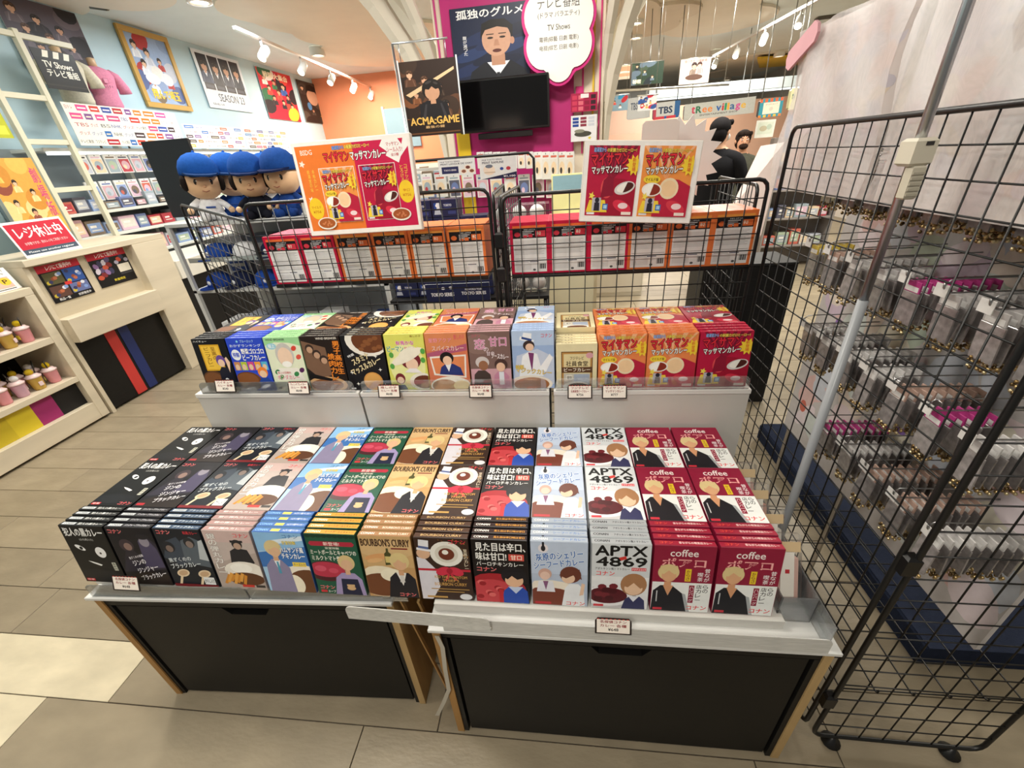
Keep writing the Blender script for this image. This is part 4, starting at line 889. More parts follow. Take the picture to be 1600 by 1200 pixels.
# ------------------------------------------------------------------ two promotion boards hung on the rear grids
def hero_packet(a, x, y, w, h, red):
    src = masaman('#b8163e' if red else '#ee9448', red)
    a.rect(x-.6, y-.6, x+w+.6, y+h+.6, '#f4efe8')
    for bb, lv, vs, fs, col in src.items: a._push([(x+p[0]*w/src.W, y+p[1]*h/src.H) for p in vs], fs, col)
def board_left():
    a = Art(140, 100); a.rect(0, 0, 140, 100, '#f2ece6'); a.rect(3, 5, 72, 96, '#e87a30'); a.rect(72, 5, 137, 96, '#c61a4a')
    for x, y in ((8, 78), (10, 40)): a.star(x, y, 4, 1.8, 5, '#f6e6d8')
    a.poly([(108, 96), (104, 90), (112, 84), (110, 80), (124, 72), (127, 78), (137, 88), (137, 96)], '#f0eeea'); a.poly([(126, 96), (132, 96), (130, 90)], '#c61a4a')
    a.text('マッサマン', 112, 89, 127, 93, '#c8344a'); a.text('シール入り!', 112, 83, 130, 88, '#c8344a'); a.text('全5種', 116, 79, 125, 82, '#c8344a')
    a.text('BSDG', 9, 87, 23, 92, '#f6e6d8', bold=.02)
    a.text('給湯室から', 48, 90, 62, 94, '#6aa0e8', '#2a2a50', .07); a.text('の配膳力ゼロヒーロー!', 63, 90, 92, 94, '#f4dc5a', '#4a3a10', .07)
    a.text('マイサマン', 36, 78, 66, 88, '#d8283a', '#1a1014', .10, bold=.05); a.text('マッサマンカレー', 68, 78, 110, 87, '#fbfaf4', '#1a1014', .09, bold=.03)
    hero_packet(a, 27, 14, 42, 58, False); hero_packet(a, 76, 14, 42, 58, True)
    a.ell(14, 30, 9, 12, '#f0c82e'); a.text('マイルド', 8, 30, 20, 33, '#c86a1a'); a.text('¥756', 9, 25, 19, 28, '#c86a1a'); a.ell(128, 42, 9, 12, '#f0c82e'); a.text('辛口', 124, 42, 132, 45, '#c86a1a'); a.text('¥756', 123, 37, 133, 40, '#c86a1a')
    a.dish(24, 13, 12, 7, '#a85a2c', '#efe6da'); a.dish(118, 18, 12, 7, '#a2542c', '#efe6da')
    for i, s in enumerate(('給湯室の味', '本格カレー')): a.text(s, 12+i*6, 48, 15+i*6, 72, '#f0c04a', vert=True)
    for i, s in enumerate(('とろける', 'ココナッツ')): a.text(s, 124+i*5, 52, 127.5+i*5, 70, '#f0c04a', vert=True)
    return a
def board_right():
    a = Art(130, 92); a.rect(0, 0, 130, 92, '#f4f0ec'); hero_packet(a, 5, 7, 57, 80, True); hero_packet(a, 67, 7, 57, 80, False); return a
def promo_board(label, corners, Y, art, lean=.10, t=.022):
    tl, tr, br, bl = [at(px, py, 'y', Y) for px, py in corners]
    w = ((tr-tl).length+(br-bl).length)/2; h = ((tl-bl).length+(tr-br).length)/2; c = (bl+br)/2
    rz = 0; ry = -math.atan2((br-bl).z+(tr-tl).z, 2*w)
    o = thing('promo_board', label, 'sign board', c, (0, 0, 0)); o.rotation_euler = (-lean, ry, 0)
    MB().box(-w/2, 0, 0, w/2, t, h, '#ded8d0', .002).build('foam_board', MT['paper'], o)
    f = sheet(art, w-.004, h-.004); f.v = [(x, y-.0006, z+.002) for x, y, z in f.v]; f.build('printed_face', MT['print'], o)
promo_board('orange and red promotion board with two packets, hung on the left rear grid', ((452, 220), (637, 207), (663, 357), (485, 371)), 1.45, board_left())
promo_board('white promotion board with a red and an orange packet, hung on the right rear grid', ((908, 218), (1097, 218), (1077, 350), (905, 346)), 1.45, board_right())
sb = at(1064, 250, 'y', 1.75); P = []
for i in range(36):
    r = .140 if i % 2 == 0 else .108; P.append((r*math.cos(2*PI*i/36), r*math.sin(2*PI*i/36)))
tag(MB().prism(P, -.002, .002, '#e3dfdc', Matrix(((1,0,0,0),(0,0,-1,0),(0,1,0,0),(0,0,0,1)))).build('starburst_card', MT['paper'], None, sb), 'blank white starburst card behind the right promotion board', 'card')
bc = at(1026, 232, 'y', 1.72)
tag(MB().prism([(-.055, 0), (.07, 0), (.07, .075), (.055, .085), (-.045, .085), (-.055, .075)], -.001, .001, '#d8d2cc', Matrix(((1,0,0,0),(0,0,-1,0),(0,1,0,0),(0,0,0,1)))).build('blank_card', MT['paper'], None, bc), 'blank grey card beside the white starburst', 'card')

# ------------------------------------------------------------------ telescopic pole
t = thing('banner_pole', 'grey telescopic banner pole standing between the bins and the tall grid', 'pole', (.648, .931, 0))
MB().lathe([(.0, .0005), (.013, .0005), (.013, .03), (.0, .03)], '#2a2a2c', 14).build('foot_cap', MT['plastic'], t)
MB().tube([(0, 0, .001), (0, 0, 1.30)], .0105, '#8d9094', 16).build('outer_tube', MT['plastic'], t)
MB().tube([(0, 0, 1.30), (0, 0, 2.35)], .0085, '#b9bcc0', 16).build('inner_tube', MT['metal'], t)
c = MB().box(-.02, -.024, 1.555, .016, .016, 1.60, '#c9c3b2', .005); c.box(-.012, -.026, 1.50, .010, -.006, 1.556, '#bdb7a6', .003)
for k in range(5): c.box(-.011, -.0285, 1.506+k*.009, .009, -.026, 1.510+k*.009, '#a8a292')
cl = c.build('clamp', MT['plastic'], t); MB().box(-.004, -.0255, 1.588, .008, -.0242, 1.594, '#2a2826').build('slot', MT['plastic'], cl)
# ------------------------------------------------------------------ keychain display
KX = 1.03
dsp = thing('display_backing', 'pale printed backing wall behind the hanging keychain packs', 'display panel', (KX+.012, .70, .44))
MB().box(0, 0, 0, .012, 1.02, 1.22, '#c4bfbe', .002).build('panel', MT['paper'], dsp)
pal = ['#d9c9cc', '#c8ccd6', '#dccfc4', '#cbd2cf', '#e0d3d8', '#bfc4cf', '#d8b7b4', '#c9b7c8', '#b9c4b4', '#dcd6c6']
for yy in (.56, .97): MB().box(.002, yy, -.439, .010, yy+.02, 0, '#b9b6b4').build('post', MT['metal'], dsp)
r3 = random.Random(11); ap = Art(102, 122)
ap.rect(0, 0, 102, 122, '#c4bfbe')
for k in range(90):
    ap.ell(r3.uniform(5, 97), r3.uniform(9, 113), r3.uniform(3, 9), r3.uniform(3, 9), r3.choice(pal), 12, r3.uniform(0, 90))
for k in range(10): ap.ell(r3.uniform(5, 97), r3.uniform(4, 118), r3.uniform(1, 2.6), r3.uniform(1, 3), r3.choice(['#8a6ab0', '#c86a5a', '#d8a84a', '#5a78b8', '#b85a8a']), 10)
f = MB(); ap.into(f, Matrix(((0, 0, -1, -.0006), (-1, 0, 0, 1.02), (0, 1, 0, 0), (0, 0, 0, 1))), 6e-5, .01, .01); f.build('backing_print', MT['print'], dsp)
PK = {}
def keychain_meshes(i):
    if i not in PK:
        hc = ['#d9d7d6', '#c9c6c6', '#b23a7e', '#3f9a68', '#c8b04a', '#bdb9b8', '#b89a8c', '#8f98b8'][i]
        card = MB().box(-.0018, -.024, -.026, .0018, .024, .0, hc if i >= 2 else '#cfcccb', .0006); card.box(-.0019, -.020, -.024, .0021, .020, -.012, '#e6e4e2')
        pk = MB().box(-.0016, -.026, -.105, .0016, .026, -.027, '#8b8584', .0008)
        ch = MB(); r4 = random.Random(i)
        for k in range(16):
            q = k*2.1; ch.ball((r4.uniform(-.004, .004), -.022+.0029*k, -.114+.012*math.sin(q)), .0042, ('#c9ad7a', '#8a7048', '#e0cfa4', '#6a5638')[k % 4], 6, 4)
        a = card.mesh('header_card'); a.materials.append(MT['print']); b = pk.mesh('keychain_pack'); b.materials.append(material('clear_pouch_%d' % i, .15, .6, nscale=60, namt=.35, coat=.6, rand=.25)); c_ = ch.mesh('ball_chain'); c_.materials.append(MT['bead'])
        PK[i] = (a, b, c_)
    return PK[i]
hm = MB().tube([(KX-.02+.0, 0, -.012), (KX-.02, 0, 0)], .002, '#b9b9ba', 6)
HOOKL = .235
hook = MB().tube([(HOOKL, 0, 0), (.022, 0, 0), (.008, 0, .002), (0, 0, .012), (-.002, 0, .022)], .0021, '#a9a9aa', 6).mesh('prong'); hook.materials.append(MT['metal'])
hook2 = MB().tube([(HOOKL, 0, .03), (.03, 0, .03), (.012, .004, .026), (.004, .006, .014)], .0016, '#a2a2a4', 6).mesh('label_arm'); hook2.materials.append(MT['metal'])
htag = MB().box(-.0008, -.016, -.022, .0008, .016, .004, '#d8d5d2').mesh('price_flag'); htag.materials.append(MT['paper'])
rows = [(1.535, 'top'), (1.305, 'second'), (1.065, 'third'), (.825, 'lowest')]
r5 = random.Random(5); total = 0
for ri, (z, rn) in enumerate(rows):
    ny = (8, 8, 7, 5)[ri]; y0 = .73
    for yi in range(ny):
        y = y0+yi*.107+(.0 if ri % 2 else .02)
        od = ('nearest', 'second', 'third', 'fourth', 'fifth', 'sixth', 'seventh', 'farthest')[yi if yi < ny-1 else 7]
        h = thing('display_hook', f'silver display hook, {od} on the {rn} row of the keychain wall', 'hook', (KX-HOOKL+.011, y, z))
        put('prong', hook, h); put('label_arm', hook2, h); put('price_flag', htag, h, (.002, .006, .014))
        kind = r5.randrange(8); m_ = 9 if yi < 6 else 6
        if r5.random() < .12: m_ -= 3
        for q in range(m_):
            a, b, c_ = keychain_meshes(kind)
            x = KX-HOOKL+.034+q*.0205; sw = r5.uniform(-.08, .08)
            o = put('keychain_pack', b, None, (x, y, z-.0035), (sw*.4, r5.uniform(-.1, .1), sw)); total += 1
            tag(o, f'{("first", "second", "third", "fourth", "fifth", "sixth", "seventh", "eighth", "ninth")[q]} keychain pouch from the tip, {od} hook of the {rn} row', 'keychain pack', 'keychain pouches on the hooks')
            put('header_card', a, o); put('ball_chain', c_, o)
# pastel vinyl posters above the tall grid, with sleeves
def vinyl(label, x, y0, y1, z0, z1, seed, bulge=.012):
    t = thing('vinyl_poster', label, 'poster', (x, y0, z0)); r6 = random.Random(seed); W = y1-y0; Hh = z1-z0
    vs = []; fs = []; n, m_ = 14, 8
    for i in range(n+1):
        for j in range(m_+1):
            vs.append((bulge*math.sin(i*1.1+seed)*math.sin(j*.9), W*i/n, Hh*j/m_))
    for i in range(n):
        for j in range(m_): fs.append((i*(m_+1)+j, (i+1)*(m_+1)+j, (i+1)*(m_+1)+j+1, i*(m_+1)+j+1))
    MB().add(vs, fs, '#d9cfcb', None, True).build('sleeve', MT['milky'], t)
    a = Art(100, 100)
    a.rect(0, 0, 100, 100, '#cfc6c2')
    for k in range(60):
        a.ell(r6.uniform(8, 92), r6.uniform(5, 90), r6.uniform(3, 10), r6.uniform(3, 9), r6.choice(['#cdb9b8', '#c4bfc6', '#d0c2b0', '#c8c0bc', '#d2c0c6', '#b9b4bc', '#cfb2a8']), 12, r6.uniform(0, 90))
    mm = MB(); a.into(mm, Matrix(((0, 0, -1, .024), (-1, 0, 0, W*.995), (0, 1, 0, Hh*.005), (0, 0, 0, 1))), 6e-5, W*.0099, Hh*.0099)
    mm.box(.0245, W*.004, .001, .027, W*.996, Hh*.996, '#cfc6c2'); mm.build('print', MT['paper'], t)
vinyl('pastel vinyl poster hanging above the far end of the tall grid', .755, 1.235, 1.72, 1.46, 1.895, 2)
vinyl('pastel vinyl poster hanging above the near end of the tall grid', .755, .685, 1.205, 1.46, 1.93, 5)
ea, eb = at(1230, 100, 'x', .745), at(1280, 42, 'x', .745); dv = eb-ea; wl = dv.length/2
tag(MB().prism([(-wl+.015, -.028), (wl-.015, -.028), (wl, -.012), (wl, .012), (wl-.015, .028), (-wl+.015, .028), (-wl, .012), (-wl, -.012)], -.004, .004, '#d3a2aa', Matrix(((0,0,1,0),(1,0,0,0),(0,1,0,0),(0,0,0,1)))).build('pink_card', MT['paper'], None, (ea+eb)/2, (math.atan2(dv.z, dv.y), 0, 0)), 'rounded pink card edge sticking out behind the far pastel poster', 'card')
# navy plinth and grey bag on the floor behind the near grids
tag(MB().box(1.20, .90, .0005, 1.95, 2.2, .10, '#232a3c', .006).box(1.205, .896, .10, 1.95, 2.2, .104, '#2a3144').build('navy_plinth', MT['fabric']), 'navy cloth covered plinth on the floor behind the near grids', 'plinth')
g = MB(); g.lathe([(.02, 0), (.12, .005), (.15, .06), (.14, .15), (.09, .22), (.03, .25), (.01, .255)], '#474b56', 16)
tag(g.build('cloth_bag', MT['fabric'], None, (1.34, .74, .001)), 'dark grey cloth bundle on the floor at the right edge', 'bag') if False else None
# clear tray with skewer packs at the right end of the lower tier
t = thing('clear_tray', 'clear ribbed plastic tray at the right end of the lower tier', 'tray', (.513, .66, .585))
tr = MB()
for (x0, y0, x1, y1) in ((0, 0, .082, .003), (0, .43, .082, .433), (0, 0, .003, .433), (.079, 0, .082, .433)): tr.box(x0, y0, 0, x1, y1, .085, '#e6e8ea')
tr.box(0, 0, -.003, .082, .433, 0, '#dfe2e4'); tr.build('walls', MT['acrylic'], t)
rb = MB()
for k in range(22): rb.box(.0802+.002, .01+k*.0185, .004, .0834, .016+k*.0185, .08, '#eceff0')
tag(rb.build('ribs', MT['frost'], t), kind='stuff')
for k in range(4):
    y = .69+k*.09
    o = thing('snack_pack', f'clear snack pouch with a beige header, {("nearest", "second", "third", "fourth", "fifth", "farthest")[k]} in the clear tray', 'snack pack', (.554, y, .588), (-.45, 0, 0))
    MB().box(-.034, 0, .005, .034, .018, .19, '#e9e2de', .007).build('pouch', MT['film'], o); MB().box(-.028, .004, .01, .028, .014, .13, ('#d8b0a4', '#d6cec2', '#cc9a88')[k % 3], .004).build('contents', MT['paper'], o)
    mb = MB().box(-.030, -.0012, .145, .030, -.0002, .17, '#d2b890'); mb.box(-.016, -.0012, .03, .016, -.0002, .144, '#e2ddd4'); mb.box(-.005, -.0018, .09, .005, -.0012, .10, '#b8323a'); mb.build('header_card', MT['paper'], o)
# ------------------------------------------------------------------ left side: register counter
CX_ = -3.62
PWD = '#cfc4ae'
def yz_sheet(art, y0, y1, z0, z1, x, name, parent=None, mat=None, step=8e-5, back=None, tilt=0.0):
    """A printed sheet standing in a plane that faces +x."""
    mb = MB(); W, Hh = y1-y0, z1-z0
    mb.box(-.004, 0, 0, -.0002, W, Hh, back or '#e8e6e2')
    art.into(mb, Matrix(((0, 0, 1, 0), (1, 0, 0, 0), (0, 1, 0, 0), (0, 0, 0, 1))), step, W/art.W, Hh/art.H)
    o = mb.build(name, mat or MT['print'], parent, (x, y0, z0))
    if tilt: o.rotation_euler = (0, tilt, 0)
    return o
t = thing('shelf_counter', 'pale wooden counter with open shelves of souvenir cups at the left edge', 'counter', (CX_, 1.0, 0))
c = MB(); c.box(-.45, 0, 1.0, 0, 1.478, 1.05, PWD, .003); c.box(-.45, 1.418, .02, 0, 1.478, 1.0, PWD, .002); c.box(-.45, 0, .02, 0, .06, 1.0, PWD, .002)
c.build('frame', MT['palewood'], t)
for z0, z1 in ((.66, .705), (.345, .385), (.02, .155)): MB().box(-.449, .06, z0, -.002, 1.418, z1, PWD, .002).build('shelf', MT['palewood'], t)
MB().box(-.45, .06, .155, -.43, 1.418, 1.0, '#15130f').build('back_panel', MT['dark'], t)
for y0, y1, cc in ((.06, .95, '#c8b22a'), (.95, 1.10, '#d8c22e'), (1.10, 1.24, '#9c2a68'), (1.24, 1.418, '#131214')):
    MB().box(-.06, y0, .156, -.05, y1, .344, cc).build('colour_panel', MT['paint'], t)
t = thing('register_counter', 'pale wooden register counter with black lower panel striped red and blue', 'counter', (CX_, 2.50, 0))
c = MB(); c.box(-.55, 0, 1.175, .03, 1.12, 1.22, PWD, .003); c.box(-.55, .80, 0, .03, 1.12, 1.175, PWD, .003); c.box(-.55, .0, .0, 0, .03, 1.175, PWD, .002)
c.build('frame', MT['palewood'], t)
MB().box(-.08, .03, .79, -.04, .80, 1.175, '#c6baa2').build('recessed_panel', MT['palewood'], t)
MB().box(-.08, .03, .61, .06, .80, .79, PWD, .003).build('ledge', MT['palewood'], t)
lp = MB().box(-.06, .03, .02, -.03, .80, .61, '#151413').build('lower_panel', MT['dark'], t)
for y0, y1, cc in ((.27, .36, '#c63a36'), (.385, .47, '#1c2c66')): MB().box(-.0299, y0, .021, -.026, y1, .609, cc).build('stripe', MT['paint'], lp)
MB().box(-.45, .03, 0, -.07, .80, .02, '#111111').build('kick', MT['paint'], t)
t = thing('side_counter', 'low white counter with black front beyond the register counter', 'counter', (-3.75, 3.70, 0))
MB().box(-.5, 0, .78, .10, 1.0, .95, '#d9d6cc', .003).build('top', MT['laminate'], t); MB().box(-.45, .02, 0, .06, .98, .78, '#141313', .002).build('body', MT['dark'], t)
def reg_poster(v):
    a = Art(100, 84); a.rect(0, 0, 100, 84, '#101014'); a.rect(0, 68, 100, 84, '#b82032'); a.text('レジにて販売中!!', 22, 71, 80, 81, '#f6ecec', bold=.02)
    if v:
        for x0, y0, x1, y1, cc in ((6, 40, 48, 66, '#5a5638'), (52, 36, 96, 67, '#31549c'), (6, 10, 48, 36, '#5c4038'), (52, 12, 96, 34, '#6470a0')):
            a.rect(x0, y0, x1, y1, cc)
            for k in range(6): a.ell(x0+6+(k*13) % int(x1-x0-8), y0+5+(k*7) % int(y1-y0-6), 5, 4, ('#c8b43a', '#8f4a34', '#d8dbe6', '#3a3a60', '#b86a4a', '#7f9ad0')[k], 9)
        a.rect(44, 33, 60, 40, '#d23a3a'); a.text('商品一覧', 14, 3, 40, 9, '#f0f0f0'); a.text('好評発売中', 60, 3, 92, 9, '#f0f0f0')
    else:
        for k in range(12): a.ell(12+(k*11) % 44, 24+(k*17) % 40, 8, 6, ('#b8503a', '#5a4a70', '#c9c3d0', '#3c3a58', '#8a6a9a', '#7a2c30')[k % 6], 9, k*30)
        for k in range(6): a.ell(66+(k*9) % 28, 52+(k*5) % 13, 6, 5, ('#a8a4b8', '#c8503a', '#3a3a58')[k % 3], 9)
        a.rect(64, 26, 96, 46, '#d8d2c2'); a.rect(64, 20, 96, 24, '#3a3a3e'); a.text('数量限定', 40, 8, 70, 14, '#e6d23a')
    return a
def lab(o, l, c, g=None): return tag(o, l, c, g)
lab(yz_sheet(reg_poster(1), 2.585, 2.885, .895, 1.16, CX_-.034, 'counter_poster'), 'black sales poster with four pictures on the register counter', 'poster')
lab(yz_sheet(reg_poster(0), 2.945, 3.27, .905, 1.165, CX_-.034, 'counter_poster'), 'black sales poster with one large picture and pale box on the register counter', 'poster')
a = Art(100, 62); a.rect(0, 0, 100, 62, '#f0eeec'); a.rect(3, 14, 97, 58, '#b81e34'); a.rect(3, 5, 97, 14, '#3c4a5c'); a.text('レジ休止中', 12, 32, 90, 52, '#fbf6f4', bold=.02); a.text('お手数ですが、別のレジをご利用ください', 14, 21, 88, 26, '#f2c8c8'); a.text('Please use another register', 10, 7, 90, 11, '#e9eef2')
s = yz_sheet(a, 2.56, 2.94, 1.222, 1.46, CX_-.0, 'closed_sign', tilt=-.25); lab(s, 'red register closed sign standing on the counter', 'sign')
# flyers on the left counter
a = Art(60, 70); a.rect(0, 0, 60, 70, '#f2efec'); a.text('WEB POINT', 6, 58, 52, 64, '#3a3a3a'); a.text('入会受付中', 10, 48, 48, 55, '#222'+'222'); a.rect(8, 8, 50, 42, '#e8b0a0'); a.ell(38, 28, 12, 12, '#e8c03a'); a.text('P', 33, 22, 43, 34, '#3a2a1a', bold=.03); a.rect(6, 3, 50, 6, '#555555')
lab(yz_sheet(a, 2.32, 2.47, 1.052, 1.20, CX_-.05, 'flyer_stand', tilt=-.35), 'white flyer with a yellow round coin on the left counter', 'flyer')
a = Art(60, 50); a.rect(0, 0, 60, 50, '#f4f2f0')
for k in range(12): a.ell(6+(k*17) % 50, 6+(k*11) % 40, 4, 3, ('#e8b0b8', '#b0c8e8', '#e8d8a0')[k % 3], 10)
lab(yz_sheet(a, 2.10, 2.30, 1.052, 1.19, CX_-.02, 'flyer_stand', tilt=-.5), 'white flyer with pastel dots on the left counter', 'flyer')
tag(MB().lathe([(.05, 0), (.055, .02), (.05, .075), (.02, .08)], '#8f8894', 14).build('coin_tray', MT['plastic'], None, (CX_-.16, 2.28, 1.051)), 'small grey purple pot behind the flyers on the left counter', 'pot')
# souvenir cups: pink cup, pale lid, plush topper blob and straw
def cup(x, y, z, k, label):
    o = thing('souvenir_cup', label, 'cup', (x, y, z), (0, 0, k))
    pc = ('#d8909a', '#c9a0b4', '#c2a04a')[k % 3]
    MB().lathe([(.030, 0), (.033, .01), (.040, .085), (.042, .09)], pc, 14).build('cup_body', MT['plastic'], o)
    MB().lathe([(.044, .0905), (.045, .10), (.034, .108), (.03, .115)], '#e2c8c8', 14).build('lid', MT['plastic'], o)
    MB().tube([(.02, 0, .10), (.034, .0, .175)], .004, '#2a2420', 6).build('straw', MT['plastic'], o)
    tp = MB(); tp.ball((-.006, 0, .132), (.024, .022, .022), ('#d8b828', '#e6e4e6', '#d0b030')[k % 3], 10, 6); tp.build('topper', MT['fabric'], o)
    MB().box(-.012, -.044, .03, .012, -.041, .06, ('#e6d040', '#e9e6e2', '#e0c8cc')[k % 3], .001).build('tag', MT['paper'], o)
k = 0
for zz, nm in ((.706, 'upper'), (.386, 'lower')):
    for i in range(6):
        for r_ in range(2):
            cup(-3.70-.12*r_, 2.34-i*.105-.02*r_, zz, k, f'{("pink", "lilac", "ochre")[k % 3]} souvenir cup, {("first", "second", "third", "fourth", "fifth", "sixth")[i]} from the post, {("front", "rear")[r_]} row, {nm} counter shelf'); k += 1

# ------------------------------------------------------------------ left wall shelving and posters
t = thing('wall_shelving', 'long white wall shelving with grey back along the pale blue left wall', 'shelving', (-4.78, 3.40, 0))
MB().box(0, 0, 0, .03, 5.2, 1.96, '#8d9aa0').build('back_panel', MT['paint'], t)
for i in range(5): MB().box(.03, i*1.28, 0, .10, i*1.28+.04, 2.0, '#d8d8cc', .003).build('upright', MT['laminate'], t)
for z in (1.395, 1.19, .96, .60, .12): MB().box(.03, .05, z, .43, 5.15, z+.025, '#cfd2cb', .002).build('shelf_board', MT['laminate'], t)
MB().box(.03, .3, 1.925, .36, 5.15, 1.95, '#dfe2de', .002).build('canopy', MT['laminate'], t)
MB().box(.25, .4, 1.90, .29, 5.1, 1.924, '#f2f6f6').build('light_strip', MT['tube'], t)
# ladder frame
t = thing('ladder_frame', 'cream painted ladder frame standing at the near end of the wall shelving', 'frame', (-4.335, 3.52, 0))
for y in (0, .36): MB().box(-.02, y-.02, 0.001, .02, y+.02, 2.78, '#d6d2bc', .003).build('post', MT['laminate'], t)
MB().box(-.02, .62, 2.05, .02, .66, 2.05+.01, '#d6d2bc').build('bracket', MT['laminate'], t) if False else None
for z, y1 in ((1.62, .34), (1.985, .34), (2.31, .34), (2.74, .80)): MB().box(-.016, .02 if z < 2.7 else -.4, z-.02, .016, y1, z+.02, '#d6d2bc', .002).build('rung', MT['laminate'], t)

LOGO = ['#c84a7a', '#2d4a9a', '#d8b02a', '#c83a2a', '#3a2a2e', '#7a4a8a', '#2a6ab0', '#e0602e', '#3a86c0', '#b02030', '#d87a2a', '#e0488a']
def logo_board(seed, W, Hh, words):
    a = Art(W, Hh); a.rect(0, 0, W, Hh, '#e9e7dc'); q = random.Random(seed)
    for r_ in range(5):
        x = q.uniform(1, 5)
        while x < W-8:
            w_ = q.uniform(8, 16); y = r_*Hh/5+1.2; h_ = Hh/5-2.4
            if q.random() < .62: a.rect(x, y, min(x+w_, W-1), y+h_, q.choice(LOGO)); a.rect(x+1.5, y+h_*.35, min(x+w_-1.5, W-2), y+h_*.6, q.choice(['#f2efe6', '#e8d8c0', '#efe0e6']))
            else: a.text(q.choice(words), x, y+h_*.2, min(x+w_, W-1), y+h_*.8, q.choice(['#3a3a40', '#b04a5a', '#6a6a70', '#2d4a9a']))
            x += w_+q.uniform(1.5, 4)
    return a
WD = ['日テレ', 'テレビ朝日', 'TBS', 'フジテレビ', 'テレビ東京', 'NHK', 'BS', '番組公式', 'グッズ']
lab(yz_sheet(logo_board(1, 150, 40, WD), 3.98, 5.22, 1.965, 2.30, -4.34, 'logo_board'), 'nearer white board covered with coloured broadcaster logos above the wall shelving', 'sign board')
lab(yz_sheet(logo_board(4, 110, 30, WD), 5.27, 6.30, 1.955, 2.20, -4.34, 'logo_board'), 'farther white board covered with coloured logos above the wall shelving', 'sign board')
lab(yz_sheet(logo_board(6, 110, 30, WD), 6.34, 7.40, 1.955, 2.20, -4.34, 'logo_board'), 'farthest white logo board, partly hidden by the orange promotion board', 'sign board')
def crowd_art(W, Hh, bg, seed, cloths, n=8, title=None, tcol='#f0e6c8', sub=None):
    """Generic group picture: plain busts over a two-tone ground; lettering as on the poster."""
    a = Art(W, Hh); a.rect(0, 0, W, Hh, bg); q = random.Random(seed)
    for k in range(10): a.ell(q.uniform(0, W), q.uniform(0, Hh), W*.2, Hh*.14, q.choice(cloths), 14, q.uniform(0, 90))
    for k in range(n):
        s = min(W, Hh)*.0034*q.uniform(.8, 1.25)
        a.bust(W*(.16+.68*((k*.37) % 1)), Hh*(.78-.6*k/max(n-1, 1)*.85), s, q.choice(['#1c1614', '#2a201c', '#4a3020']), q.choice(['#d8ab8c', '#c99a7c', '#e0b898']), q.choice(cloths))
    if title: a.text(title[0], *title[1], tcol, title[2] if len(title) > 2 else None, .05, bold=.04)
    if sub: a.text(sub[0], *sub[1], tcol)
    return a
XW = -4.79
def wall_poster(art, px, label, frame=None):
    """px: four photograph corners (top left, top right, bottom right, bottom left) on the left wall plane."""
    P = [at(x, y, 'x', XW+.012) for x, y in px]
    y0 = (P[0].y+P[3].y)/2; y1 = (P[1].y+P[2].y)/2; z1 = (P[0].z+P[1].z)/2; z0 = (P[2].z+P[3].z)/2
    z1 = min(z1, 3.185)
    if frame:
        t = thing('framed_poster', label, 'poster', (XW+.012, y0, z0)); W, Hh = y1-y0, z1-z0; b = .055
        for q in ((0, 0, W, b), (0, Hh-b, W, Hh), (0, b, b, Hh-b), (W-b, b, W, Hh-b)): MB().box(-.01, q[0], q[1], .02, q[2], q[3], frame, .004).build('frame_bar', MT['plastic'], t)
        yz_sheet(art, b, W-b, b, Hh-b, .004, 'print', t)
    else: lab(yz_sheet(art, y0, y1, z0, z1, XW+.012, 'wall_poster'), label, 'poster')
blue = ['#8fa4c8', '#5a6a98', '#c8ccd8', '#b03a3a', '#e0e4ec', '#7a6a58']
a = crowd_art(80, 92, '#9db4d6', 2, blue, 7, ('翔んで埼玉', (14, 6, 70, 20), '#5a3a10'), '#f0c832')
a.ell(40, 44, 12, 9, '#e8e6e0'); a.ell(26, 34, 14, 8, '#eef0f2'); a.ell(56, 36, 12, 9, '#e4e6ea')
wall_poster(a, ((173, 33), (260, 60), (298, 172), (235, 170)), 'blue group poster in a gold frame on the left wall', '#c49a4a')
a = Art(90, 72); a.rect(0, 0, 90, 72, '#e4ecf4')
for i in range(4):
    x0 = 5+i*20.5; a.rect(x0, 24, x0+18.5, 68, '#22242c'); a.bust(x0+9.2, 46, .40, '#1c1816', '#c99c80', ('#31405c', '#2a2c34', '#3c4250', '#26303c')[i], '#e8ecf2'); a.rect(x0+2, 26, x0+16, 30, '#4a4e5a')
a.text('SEASON 23', 24, 10, 76, 20, '#4a5464', bold=.02); a.text('毎週水曜よる9時', 8, 4, 30, 7, '#4a5464')
wall_poster(a, ((299, 73), (372, 97), (397, 178), (325, 165)), 'pale poster of four dark suited figures reading SEASON 23')
wall_poster(crowd_art(76, 84, '#c4283a', 5, ['#d8443c', '#2f6a4a', '#3a5a9a', '#e8e0d8', '#d8b83a', '#2a2a30'], 9, ('戦隊大集合', (12, 70, 66, 80))), ((400, 103), (455, 120), (469, 190), (420, 185)), 'bright red group poster on the left wall')
a = crowd_art(60, 84, '#26221f', 8, ['#3a3430', '#1c1a1a', '#4a443c'], 2); a.ell(30, 54, 13, 17, '#d2a68a'); a.poly([(15, 56), (20, 76), (30, 80), (42, 76), (46, 56), (38, 66), (22, 66)], '#1c1614'); a.star(48, 16, 9, 4, 8, '#e8c832'); a.ell(18, 34, 5, 8, '#4a86b8')
wall_poster(a, ((462, 123), (502, 135), (515, 195), (478, 190)), 'dark portrait poster with a yellow burst on the left wall')
wall_poster(crowd_art(60, 84, '#4a4650', 12, ['#6a5a5a', '#2a2a30', '#a88a7a'], 4), ((517, 168), (530, 172), (536, 208), (521, 208)), 'narrow grey poster near the far corner of the left wall')
wall_poster(crowd_art(60, 84, '#5a4a46', 13, ['#8a5a4a', '#2a2a30', '#a88a7a'], 4), ((532, 172), (545, 176), (548, 208), (537, 208)), 'narrow brown poster at the far end of the left wall')
